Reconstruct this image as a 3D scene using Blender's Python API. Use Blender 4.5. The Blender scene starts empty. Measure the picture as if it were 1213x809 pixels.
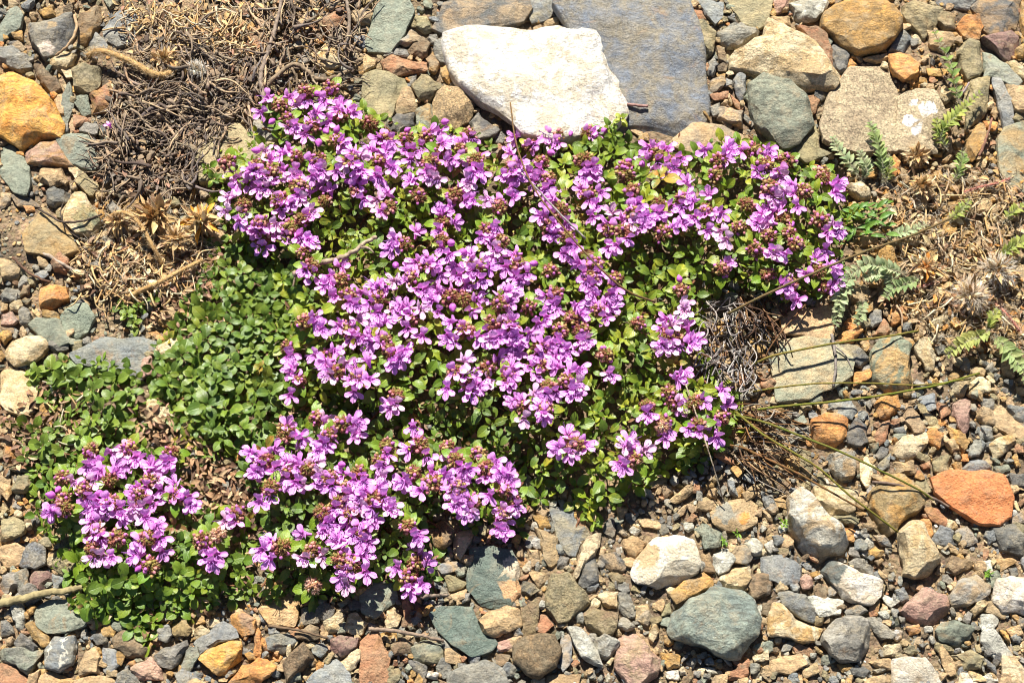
import bpy, math, random
import numpy as np
from mathutils import noise as mnoise, Vector
random.seed(7); rng = np.random.default_rng(7)
P = 0.00025                       # metres per photograph pixel at the middle of the ground
W0, H0 = 1213.0, 809.0
LENS = 60.0
FPX = W0/2/(18.0/LENS)
DIST = FPX*P
TILT = math.radians(22)
scene = bpy.context.scene
COL = scene.collection

# ------------------------------------------------------------------ camera
CAMP = np.array([0, -DIST*math.sin(TILT), DIST*math.cos(TILT)])
FWD = np.array([0, math.sin(TILT), -math.cos(TILT)]); UPV = np.array([0, math.cos(TILT), math.sin(TILT)])
def G(px, py, z=0.0):
    """ground point seen at a photograph pixel, at height z (pixels units), in metres"""
    d = FWD*FPX + np.array([1.0, 0, 0])*(px-W0/2) + UPV*(H0/2-py)
    t = (z*P-CAMP[2])/d[2]
    return CAMP+d*t
cam = bpy.data.cameras.new('camera'); camo = bpy.data.objects.new('camera', cam); COL.objects.link(camo)
cam.lens = LENS; cam.sensor_width = 36; cam.clip_start = 0.01; cam.clip_end = 50
camo.location = CAMP; camo.rotation_euler = (TILT, 0, 0)
scene.camera = camo
cam.dof.use_dof = False

# ------------------------------------------------------------------ light
SUN_EL, SUN_AZ = math.radians(49), math.radians(-10)      # azimuth from +y, towards +x
sd = Vector((math.sin(SUN_AZ)*math.cos(SUN_EL), math.cos(SUN_AZ)*math.cos(SUN_EL), math.sin(SUN_EL)))
sun = bpy.data.lights.new('sun', 'SUN'); so = bpy.data.objects.new('sun', sun); COL.objects.link(so)
sun.energy = 5.0; sun.angle = math.radians(0.53); sun.color = (1, 0.955, 0.88)
so.rotation_euler = sd.to_track_quat('Z', 'Y').to_euler(); so.location = sd*2
w = bpy.data.worlds.new('World'); scene.world = w; w.use_nodes = True
nt = w.node_tree; sky = nt.nodes.new('ShaderNodeTexSky'); sky.sky_type = 'NISHITA'; sky.sun_disc = False
sky.sun_elevation = SUN_EL; sky.sun_rotation = SUN_AZ; sky.altitude = 2000; sky.air_density = 0.8; sky.dust_density = 0.6
nt.links.new(sky.outputs[0], nt.nodes['Background'].inputs[0]); nt.nodes['Background'].inputs[1].default_value = 0.05
scene.view_settings.view_transform = 'Standard'; scene.view_settings.look = 'None'
scene.view_settings.gamma = 1; scene.view_settings.exposure = 1.0
scene.render.engine = 'CYCLES'; scene.cycles.filter_width = 1.05
scene.cycles.max_bounces = 4; scene.cycles.diffuse_bounces = 2; scene.cycles.transmission_bounces = 2

# ------------------------------------------------------------------ helpers
def C(r, g, b, k=1.0):
    f = lambda c: ((c/255+0.055)/1.055)**2.4 if c > 10 else c/255/12.92
    return np.array([f(r)*k, f(g)*k, f(b)*k, 1.0])

class MB:
    """collects pieces, builds ONE mesh object"""
    def __init__(s): s.v = []; s.f = []; s.n = 0; s.a = []; s.b = []; s.l = []; s.m = []
    def add(s, v, f, a=None, b=None, lv=None, mi=0):
        v = np.asarray(v, float); n = len(v)
        s.v.append(v); k = s.n
        s.f.extend([tuple(i+k for i in q) for q in f]); s.m.extend([mi]*len(f)); s.n += n
        def full(x, d):
            x = d if x is None else x
            x = np.asarray(x, float)
            return np.tile(x, (n, 1)) if x.ndim == 1 else x
        s.a.append(full(a, (.5, .5, .5, 1))); s.b.append(full(b if b is not None else a, (.5, .5, .5, 1)))
        s.l.append(full(lv, (0, 0, 0, 1)))
    def mesh(s, name, smooth=True, origin=None):
        v = np.concatenate(s.v) if s.v else np.zeros((0, 3))
        if origin is not None: v = v-np.asarray(origin)
        me = bpy.data.meshes.new(name); me.from_pydata(v.tolist(), [], s.f)
        if s.v:
            for nm, arr in (('cola', s.a), ('colb', s.b), ('lv', s.l)):
                at = me.attributes.new(nm, 'FLOAT_COLOR', 'POINT')
                at.data.foreach_set('color', np.concatenate(arr).astype('f').ravel())
        me.polygons.foreach_set('use_smooth', [smooth]*len(me.polygons))
        if any(s.m): me.polygons.foreach_set('material_index', s.m)
        return me
    def build(s, name, mats, parent=None, origin=None, smooth=True):
        me = s.mesh(name, smooth, origin)
        for m in (mats if isinstance(mats, (list, tuple)) else [mats]): me.materials.append(m)
        o = bpy.data.objects.new(name, me); COL.objects.link(o)
        if parent is not None: o.parent = parent
        if origin is not None: o.location = origin
        return o
def tag(o, label=None, cat=None, group=None, kind=None):
    if label: o['label'] = label
    if cat: o['category'] = cat
    if group: o['group'] = group
    if kind: o['kind'] = kind
    return o
def empty(name, loc=(0, 0, 0)):
    o = bpy.data.objects.new(name, None); COL.objects.link(o); o.location = loc; o.empty_display_size = 0.005
    return o

def catmull(pts, n=6):
    p = [np.asarray(q, float) for q in pts]
    if len(p) < 3: return np.array([p[0]+(p[-1]-p[0])*i/n for i in range(n+1)])
    p = [2*p[0]-p[1]]+p+[2*p[-1]-p[-2]]
    out = []
    for i in range(1, len(p)-2):
        for k in range(n):
            t = k/n
            out.append(0.5*((2*p[i])+(-p[i-1]+p[i+1])*t+(2*p[i-1]-5*p[i]+4*p[i+1]-p[i+2])*t*t+(-p[i-1]+3*p[i]-3*p[i+1]+p[i+2])*t**3))
    out.append(p[-2]); return np.array(out)
def tube(mb, pts, r0, r1=None, sides=6, a=None, b=None, wob=0.0, flat=1.0, mi=0):
    """pts in metres, radii in pixels"""
    pts = np.asarray(pts); n = len(pts); r1 = r0 if r1 is None else r1
    T = np.gradient(pts, axis=0); T /= (np.linalg.norm(T, axis=1)[:, None]+1e-12)
    ref = np.array([0.13, 0.21, 1.0]); V = []
    for i in range(n):
        s_ = np.cross(T[i], ref); s_ /= np.linalg.norm(s_)+1e-9; u = np.cross(s_, T[i])
        r = (r0+(r1-r0)*i/(n-1))*P
        for k in range(sides):
            an = 2*math.pi*k/sides
            rr = r*(1+wob*random.uniform(-1, 1))
            V.append(pts[i]+s_*math.cos(an)*rr+u*math.sin(an)*rr*flat)
    F = [(i*sides+k, i*sides+(k+1) % sides, (i+1)*sides+(k+1) % sides, (i+1)*sides+k) for i in range(n-1) for k in range(sides)]
    F.append(tuple(range(sides-1, -1, -1))); F.append(tuple((n-1)*sides+k for k in range(sides)))
    mb.add(V, F, a, b, mi=mi)

# ------------------------------------------------------------------ materials
def newmat(name):
    m = bpy.data.materials.new(name); m.use_nodes = True; n = m.node_tree; n.nodes.clear()
    return m, n, n.nodes, n.links
def mk(nodes, typ, **kw):
    x = nodes.new(typ)
    for k, v in kw.items():
        if k == 'inp':
            for a_, b_ in v.items(): x.inputs[a_].default_value = b_
        else: setattr(x, k, v)
    return x
def attr(N, nm): return mk(N, 'ShaderNodeAttribute', attribute_name=nm)
def noise(N, L, vec, sc, det=3, rough=0.6, dist=0.0):
    x = mk(N, 'ShaderNodeTexNoise', inp={'Scale': sc, 'Detail': det, 'Roughness': rough, 'Distortion': dist})
    L.new(vec, x.inputs['Vector']); return x
def ramp(N, L, src, pts):
    x = mk(N, 'ShaderNodeValToRGB'); e = x.color_ramp.elements
    while len(e) < len(pts): e.new(0.5)
    for i, (p_, c_) in enumerate(pts):
        e[i].position = p_; e[i].color = c_ if hasattr(c_, '__len__') else (c_, c_, c_, 1)
    L.new(src, x.inputs[0]); return x
def mix(N, L, fac, a_, b_, bt='MIX'):
    x = mk(N, 'ShaderNodeMix', data_type='RGBA', blend_type=bt)
    for s_, v in ((0, fac), (6, a_), (7, b_)):
        if hasattr(v, 'default_value') or hasattr(v, 'is_linked'): L.new(v, x.inputs[s_])
        else: x.inputs[s_].default_value = v
    return x.outputs[2]

def stone_material(name, speck=0.35, dust=0.35, vein=0.0, bump=1.0, rough=0.75, micro=1.0, streak=1.0, soft=0.0):
    m, nt_, N, L = newmat(name)
    pos = mk(N, 'ShaderNodeNewGeometry').outputs['Position']
    A, B = attr(N, 'cola').outputs['Color'], attr(N, 'colb').outputs['Color']
    n1 = noise(N, L, pos, 150, 6, 0.62, 0.8)
    c = mix(N, L, ramp(N, L, n1.outputs[0], [(0.46-soft, 0.0), (0.56+soft, 1.0)]).outputs[0], A, B)
    # layered mineral streaks
    wv = mk(N, 'ShaderNodeMapping'); L.new(pos, wv.inputs[0]); wv.inputs['Rotation'].default_value = (0.3, 0.5, 0.7); wv.inputs['Scale'].default_value = (1, 3.5, 1)
    n2 = noise(N, L, wv.outputs[0], 260, 5, 0.7, 0.5)
    c = mix(N, L, streak, c, ramp(N, L, n2.outputs[0], [(0.28, 0.4), (0.5, 1.0), (0.72, 1.5)]).outputs[0], 'MULTIPLY')
    # fine grain
    n3 = noise(N, L, pos, 1500, 3, 0.75)
    c = mix(N, L, speck, c, ramp(N, L, n3.outputs[0], [(0.34, 0.25), (0.5, 1.0), (0.68, 1.7)]).outputs[0], 'MULTIPLY')
    # iron and lichen stains
    n4 = noise(N, L, pos, 95, 5, 0.65, 1.0)
    c = mix(N, L, ramp(N, L, n4.outputs[0], [(0.58, 0.0), (0.70, 0.42)]).outputs[0], c, tuple(C(170, 128, 78)))
    n5 = noise(N, L, pos, 210, 6, 0.75, 0.3)
    dm = ramp(N, L, n5.outputs[0], [(0.38, 0.03), (0.50, 0.3*dust), (0.62, dust+0.1)]).outputs[0]
    c = mix(N, L, dm, c, tuple(C(190, 174, 142)))
    if vein:
        wave = mk(N, 'ShaderNodeTexWave', inp={'Scale': 70, 'Distortion': 9, 'Detail': 4, 'Detail Scale': 2.5, 'Detail Roughness': 0.7})
        L.new(pos, wave.inputs['Vector'])
        c = mix(N, L, ramp(N, L, wave.outputs[1], [(0.9, 0.0), (0.98, vein)]).outputs[0], c, tuple(C(230, 222, 200)))
    # hairline cracks
    vo = mk(N, 'ShaderNodeTexVoronoi', feature='DISTANCE_TO_EDGE', inp={'Scale': 120}); 
    dn = noise(N, L, pos, 300, 4, 0.6)
    ad = mk(N, 'ShaderNodeVectorMath', operation='MULTIPLY_ADD'); L.new(dn.outputs[1], ad.inputs[0]); ad.inputs[1].default_value = (0.006, 0.006, 0.006); L.new(pos, ad.inputs[2])
    L.new(ad.outputs[0], vo.inputs['Vector'])
    cr = ramp(N, L, vo.outputs['Distance'], [(0.0, 0.0), (0.018, 1.0)]).outputs[0]
    c = mix(N, L, 0.35, c, cr, 'MULTIPLY')
    bs = mk(N, 'ShaderNodeBsdfPrincipled', inp={'Roughness': rough}); bs.inputs['Specular IOR Level'].default_value = 0.35
    L.new(c, bs.inputs['Base Color'])
    nb = noise(N, L, pos, 420, 8, 0.68)
    b1 = mk(N, 'ShaderNodeBump', inp={'Strength': 1.0, 'Distance': 0.0019*bump}); L.new(nb.outputs[0], b1.inputs['Height'])
    nb2 = noise(N, L, pos, 1900, 4, 0.7)
    b2 = mk(N, 'ShaderNodeBump', inp={'Strength': 0.8*micro, 'Distance': 0.0004}); L.new(nb2.outputs[0], b2.inputs['Height']); L.new(b1.outputs[0], b2.inputs['Normal'])
    b3 = mk(N, 'ShaderNodeBump', inp={'Strength': 0.35, 'Distance': 0.0003}); L.new(cr, b3.inputs['Height']); L.new(b2.outputs[0], b3.inputs['Normal'])
    L.new(b3.outputs[0], bs.inputs['Normal'])
    o = mk(N, 'ShaderNodeOutputMaterial'); L.new(bs.outputs[0], o.inputs[0])
    return m
M_STONE = stone_material('weathered_stone')
M_SMOOTH = stone_material('smooth_schist', speck=0.32, dust=0.12, bump=0.6, rough=0.62, streak=0.6, soft=0.07)
M_SPECK = stone_material('speckled_granite', speck=0.85, dust=0.3, bump=1.1, micro=1.5, streak=0.5)
M_VEIN = stone_material('veined_stone', speck=0.3, dust=0.2, vein=0.7, bump=0.9)
M_QUARTZ = stone_material('white_quartz', speck=0.2, dust=0.12, streak=0.25, bump=1.6, rough=0.55)

def organic_material(name, rough=0.8, var=0.35, sc=500, bump=0.5, trans=0.0):
    m, nt_, N, L = newmat(name)
    pos = mk(N, 'ShaderNodeNewGeometry').outputs['Position']
    A, B = attr(N, 'cola').outputs['Color'], attr(N, 'colb').outputs['Color']
    n1 = noise(N, L, pos, sc, 4, 0.65)
    c = mix(N, L, ramp(N, L, n1.outputs[0], [(0.4, 0.0), (0.62, 1.0)]).outputs[0], A, B)
    n3 = noise(N, L, pos, sc*4, 3, 0.7)
    c = mix(N, L, var, c, ramp(N, L, n3.outputs[0], [(0.3, 0.3), (0.5, 1.0), (0.7, 1.6)]).outputs[0], 'MULTIPLY')
    bs = mk(N, 'ShaderNodeBsdfPrincipled', inp={'Roughness': rough}); bs.inputs['Specular IOR Level'].default_value = 0.3
    L.new(c, bs.inputs['Base Color'])
    b1 = mk(N, 'ShaderNodeBump', inp={'Strength': bump, 'Distance': 0.0004}); L.new(n3.outputs[0], b1.inputs['Height']); L.new(b1.outputs[0], bs.inputs['Normal'])
    o = mk(N, 'ShaderNodeOutputMaterial')
    if trans:
        tr = mk(N, 'ShaderNodeBsdfTranslucent'); L.new(c, tr.inputs[0]); ms = mk(N, 'ShaderNodeMixShader', inp={0: trans})
        L.new(bs.outputs[0], ms.inputs[1]); L.new(tr.outputs[0], ms.inputs[2]); L.new(ms.outputs[0], o.inputs[0])
    else: L.new(bs.outputs[0], o.inputs[0])
    return m
M_WOOD = organic_material('dry_wood', sc=700)
M_ROOT = organic_material('dry_root_fibre', sc=900, var=0.5)
M_STRAW = organic_material('dry_straw', sc=500, trans=0.15)
M_FLAKE = organic_material('dead_leaf', sc=400, trans=0.12, var=0.4)
M_HAIR = organic_material('plant_hair', sc=300, trans=0.4, var=0.1, bump=0.0)
M_CALYX = organic_material('calyx', sc=900, trans=0.15, var=0.3, rough=0.6)
M_BUD = organic_material('bud', sc=900, trans=0.1, var=0.15, rough=0.5, bump=0.2)

def leaf_material(name, rough, trans, vein=0.5, gloss=0.5):
    m, nt_, N, L = newmat(name)
    pos = mk(N, 'ShaderNodeNewGeometry').outputs['Position']
    A, B = attr(N, 'cola').outputs['Color'], attr(N, 'colb').outputs['Color']
    lv = mk(N, 'ShaderNodeSeparateColor'); L.new(attr(N, 'lv').outputs['Color'], lv.inputs[0])
    n1 = noise(N, L, pos, 350, 4, 0.6)
    c = mix(N, L, ramp(N, L, n1.outputs[0], [(0.38, 0.0), (0.62, 1.0)]).outputs[0], A, B)
    # v = across the blade 0..1, midrib at .5 ; side veins slant towards the tip
    ab = mk(N, 'ShaderNodeMath', operation='SUBTRACT', inp={1: 0.5}); L.new(lv.outputs[1], ab.inputs[0])
    ab2 = mk(N, 'ShaderNodeMath', operation='ABSOLUTE'); L.new(ab.outputs[0], ab2.inputs[0])
    mid = ramp(N, L, ab2.outputs[0], [(0.02, 1.0), (0.075, 0.0)])
    sl = mk(N, 'ShaderNodeMath', operation='MULTIPLY_ADD', inp={1: -0.75}); L.new(ab2.outputs[0], sl.inputs[0]); L.new(lv.outputs[0], sl.inputs[2])
    sn = mk(N, 'ShaderNodeMath', operation='MULTIPLY', inp={1: 34.0}); L.new(sl.outputs[0], sn.inputs[0])
    si = mk(N, 'ShaderNodeMath', operation='SINE'); L.new(sn.outputs[0], si.inputs[0])
    sv = ramp(N, L, si.outputs[0], [(0.75, 0.0), (1.0, 0.6)])
    mx = mk(N, 'ShaderNodeMath', operation='MAXIMUM'); L.new(mid.outputs[0], mx.inputs[0]); L.new(sv.outputs[0], mx.inputs[1])
    vf = mk(N, 'ShaderNodeMath', operation='MULTIPLY', inp={1: vein}); L.new(mx.outputs[0], vf.inputs[0])
    light = mix(N, L, 1.0, c, (1.55, 1.45, 1.5, 1), 'MULTIPLY')
    c = mix(N, L, vf.outputs[0], c, light)
    n3 = noise(N, L, pos, 2200, 2, 0.7)
    c = mix(N, L, 0.25, c, ramp(N, L, n3.outputs[0], [(0.3, 0.5), (0.5, 1.0), (0.7, 1.5)]).outputs[0], 'MULTIPLY')
    bs = mk(N, 'ShaderNodeBsdfPrincipled', inp={'Roughness': rough}); bs.inputs['Specular IOR Level'].default_value = gloss
    L.new(c, bs.inputs['Base Color'])
    b1 = mk(N, 'ShaderNodeBump', inp={'Strength': 0.35, 'Distance': 0.0003}); b1.invert = True; L.new(mx.outputs[0], b1.inputs['Height'])
    b2 = mk(N, 'ShaderNodeBump', inp={'Strength': 0.3, 'Distance': 0.0002}); L.new(n3.outputs[0], b2.inputs['Height']); L.new(b1.outputs[0], b2.inputs['Normal'])
    L.new(b2.outputs[0], bs.inputs['Normal'])
    tr = mk(N, 'ShaderNodeBsdfTranslucent'); L.new(light, tr.inputs[0])
    ms = mk(N, 'ShaderNodeMixShader', inp={0: trans}); L.new(bs.outputs[0], ms.inputs[1]); L.new(tr.outputs[0], ms.inputs[2])
    o = mk(N, 'ShaderNodeOutputMaterial'); L.new(ms.outputs[0], o.inputs[0])
    return m
M_LEAF = leaf_material('thyme_leaf', 0.42, 0.24, 0.45, 0.5)
M_FEATHER = leaf_material('silvery_leaf', 0.75, 0.25, 0.35, 0.2)

def petal_material():
    m, nt_, N, L = newmat('thyme_petal')
    pos = mk(N, 'ShaderNodeNewGeometry').outputs['Position']
    A, B = attr(N, 'cola').outputs['Color'], attr(N, 'colb').outputs['Color']
    lv = mk(N, 'ShaderNodeSeparateColor'); L.new(attr(N, 'lv').outputs['Color'], lv.inputs[0])
    info = mk(N, 'ShaderNodeObjectInfo')
    c = mix(N, L, lv.outputs[0], B, A)                       # throat colour B, lobe colour A
    hs = mk(N, 'ShaderNodeHueSaturation')
    r1 = mk(N, 'ShaderNodeMapRange', inp={3: 0.493, 4: 0.516}); L.new(info.outputs['Random'], r1.inputs[0]); L.new(r1.outputs[0], hs.inputs['Hue'])
    mm = mk(N, 'ShaderNodeMath', operation='MULTIPLY', inp={1: 7.31}); L.new(info.outputs['Random'], mm.inputs[0])
    fr = mk(N, 'ShaderNodeMath', operation='FRACT'); L.new(mm.outputs[0], fr.inputs[0])
    r2 = mk(N, 'ShaderNodeMapRange', inp={3: 0.88, 4: 1.15}); L.new(fr.outputs[0], r2.inputs[0]); L.new(r2.outputs[0], hs.inputs['Value'])
    L.new(c, hs.inputs['Color']); c = hs.outputs[0]
    # fine darker veins
    ab = mk(N, 'ShaderNodeMath', operation='MULTIPLY', inp={1: 30.0}); L.new(lv.outputs[1], ab.inputs[0])
    si = mk(N, 'ShaderNodeMath', operation='COSINE'); L.new(ab.outputs[0], si.inputs[0])
    vv = ramp(N, L, si.outputs[0], [(0.5, 0.0), (1.0, 0.45)])
    dark = mix(N, L, 1.0, c, (0.62, 0.4, 0.72, 1), 'MULTIPLY')
    c = mix(N, L, vv.outputs[0], c, dark)
    n3 = noise(N, L, pos, 1800, 3, 0.7)
    c = mix(N, L, 0.18, c, ramp(N, L, n3.outputs[0], [(0.3, 0.55), (0.5, 1.0), (0.7, 1.4)]).outputs[0], 'MULTIPLY')
    bs = mk(N, 'ShaderNodeBsdfPrincipled', inp={'Roughness': 0.6}); bs.inputs['Specular IOR Level'].default_value = 0.25
    L.new(c, bs.inputs['Base Color'])
    b1 = mk(N, 'ShaderNodeBump', inp={'Strength': 0.35, 'Distance': 0.0002}); L.new(n3.outputs[0], b1.inputs['Height']); L.new(b1.outputs[0], bs.inputs['Normal'])
    tr = mk(N, 'ShaderNodeBsdfTranslucent'); L.new(c, tr.inputs[0])
    ms = mk(N, 'ShaderNodeMixShader', inp={0: 0.2}); L.new(bs.outputs[0], ms.inputs[1]); L.new(tr.outputs[0], ms.inputs[2])
    o = mk(N, 'ShaderNodeOutputMaterial'); L.new(ms.outputs[0], o.inputs[0])
    return m
M_PETAL = petal_material()

def ground_material():
    m, nt_, N, L = newmat('sandy_soil')
    pos = mk(N, 'ShaderNodeNewGeometry').outputs['Position']
    n1 = noise(N, L, pos, 60, 5, 0.6)
    c = ramp(N, L, n1.outputs[0], [(0.35, tuple(C(92, 80, 64))), (0.5, tuple(C(126, 108, 84))), (0.66, tuple(C(162, 138, 106)))]).outputs[0]
    n2 = noise(N, L, pos, 700, 4, 0.7)
    c = mix(N, L, 0.7, c, ramp(N, L, n2.outputs[0], [(0.3, 0.35), (0.5, 1.0), (0.7, 1.5)]).outputs[0], 'MULTIPLY')
    vo = mk(N, 'ShaderNodeTexVoronoi', inp={'Scale': 900}); L.new(pos, vo.inputs['Vector'])
    c = mix(N, L, 0.3, c, mix(N, L, 0.8, vo.outputs['Color'], (0.5, 0.45, 0.38, 1)), 'OVERLAY')
    bs = mk(N, 'ShaderNodeBsdfPrincipled', inp={'Roughness': 0.9}); L.new(c, bs.inputs['Base Color'])
    b1 = mk(N, 'ShaderNodeBump', inp={'Strength': 1.0, 'Distance': 0.0008}); L.new(n2.outputs[0], b1.inputs['Height'])
    b2 = mk(N, 'ShaderNodeBump', inp={'Strength': 0.8, 'Distance': 0.0006}); b2.invert = True; L.new(vo.outputs['Distance'], b2.inputs['Height']); L.new(b1.outputs[0], b2.inputs['Normal'])
    L.new(b2.outputs[0], bs.inputs['Normal'])
    o = mk(N, 'ShaderNodeOutputMaterial'); L.new(bs.outputs[0], o.inputs[0]); return m
M_SOIL = ground_material()

# ------------------------------------------------------------------ ground
def ground_h(x, y):
    """height of the soil sheet in metres"""
    d = max(0.0, math.hypot(x, y)-0.35)
    return (-3.5*P + mnoise.noise(Vector((x*22, y*22, 3.1)))*5*P + mnoise.noise(Vector((x*90, y*90, 1.7)))*2.5*P)
gs = np.concatenate([[-4, -2, -1, -.6, -.4], np.linspace(-.3, .3, 241), [.4, .6, 1, 2, 4]])
gv = [(x, y, ground_h(x, y)) for y in gs for x in gs]; ng = len(gs)
gf = [(j*ng+i, j*ng+i+1, (j+1)*ng+i+1, (j+1)*ng+i) for j in range(ng-1) for i in range(ng-1)]
gb = MB(); gb.add(gv, gf); tag(gb.build('ground', M_SOIL), 'sandy tan soil showing between the stones', kind='structure')
# ------------------------------------------------------------------ stones traced from the photograph
TILES = {'A': (0, 0), 'B': (300, 0), 'C': (600, 0), 'D': (903, 0), 'E': (0, 200), 'F': (300, 200), 'Q': (600, 200), 'H': (903, 200),
         'I': (0, 400), 'J': (300, 400), 'K': (600, 400), 'L': (903, 400), 'M': (0, 600), 'N': (300, 600), 'O': (600, 600), 'R': (903, 600), 'P': (0, 0)}
def tl(t, x, y):
    s_ = 1.0 if t == 'P' else (3.871 if t in 'MNOR' else 3.852)
    return TILES[t][0]+x/s_, TILES[t][1]+y/s_
PAL = {  # two mineral colours of each kind of stone, and how a person would call it
 'green':  ((138, 144, 124), (120, 128, 112), 'grey-green'),
 'slate':  ((122, 127, 128), (144, 143, 132), 'blue-grey'),
 'grey':   ((146, 142, 130), (118, 116, 108), 'grey'),
 'dark':   ((98, 99, 97), (120, 117, 108), 'dark grey'),
 'tan':    ((198, 164, 116), (170, 142, 104), 'tan'),
 'cream':  ((222, 200, 156), (202, 170, 118), 'cream'),
 'ochre':  ((196, 148, 76), (164, 128, 74), 'ochre'),
 'orange': ((222, 156, 82), (200, 128, 62), 'orange'),
 'rust':   ((180, 122, 84), (158, 118, 84), 'rust-brown'),
 'olive':  ((162, 146, 104), (132, 124, 92), 'olive'),
 'white':  ((246, 236, 218), (226, 208, 178), 'white'),
 'pale':   ((208, 204, 188), (178, 176, 160), 'pale grey'),
 'pink':   ((190, 150, 128), (168, 128, 110), 'pinkish'),
 'purple': ((130, 98, 92), (146, 110, 98), 'purplish'),
 'brown':  ((138, 112, 82), (112, 94, 72), 'brown'),
}
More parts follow.
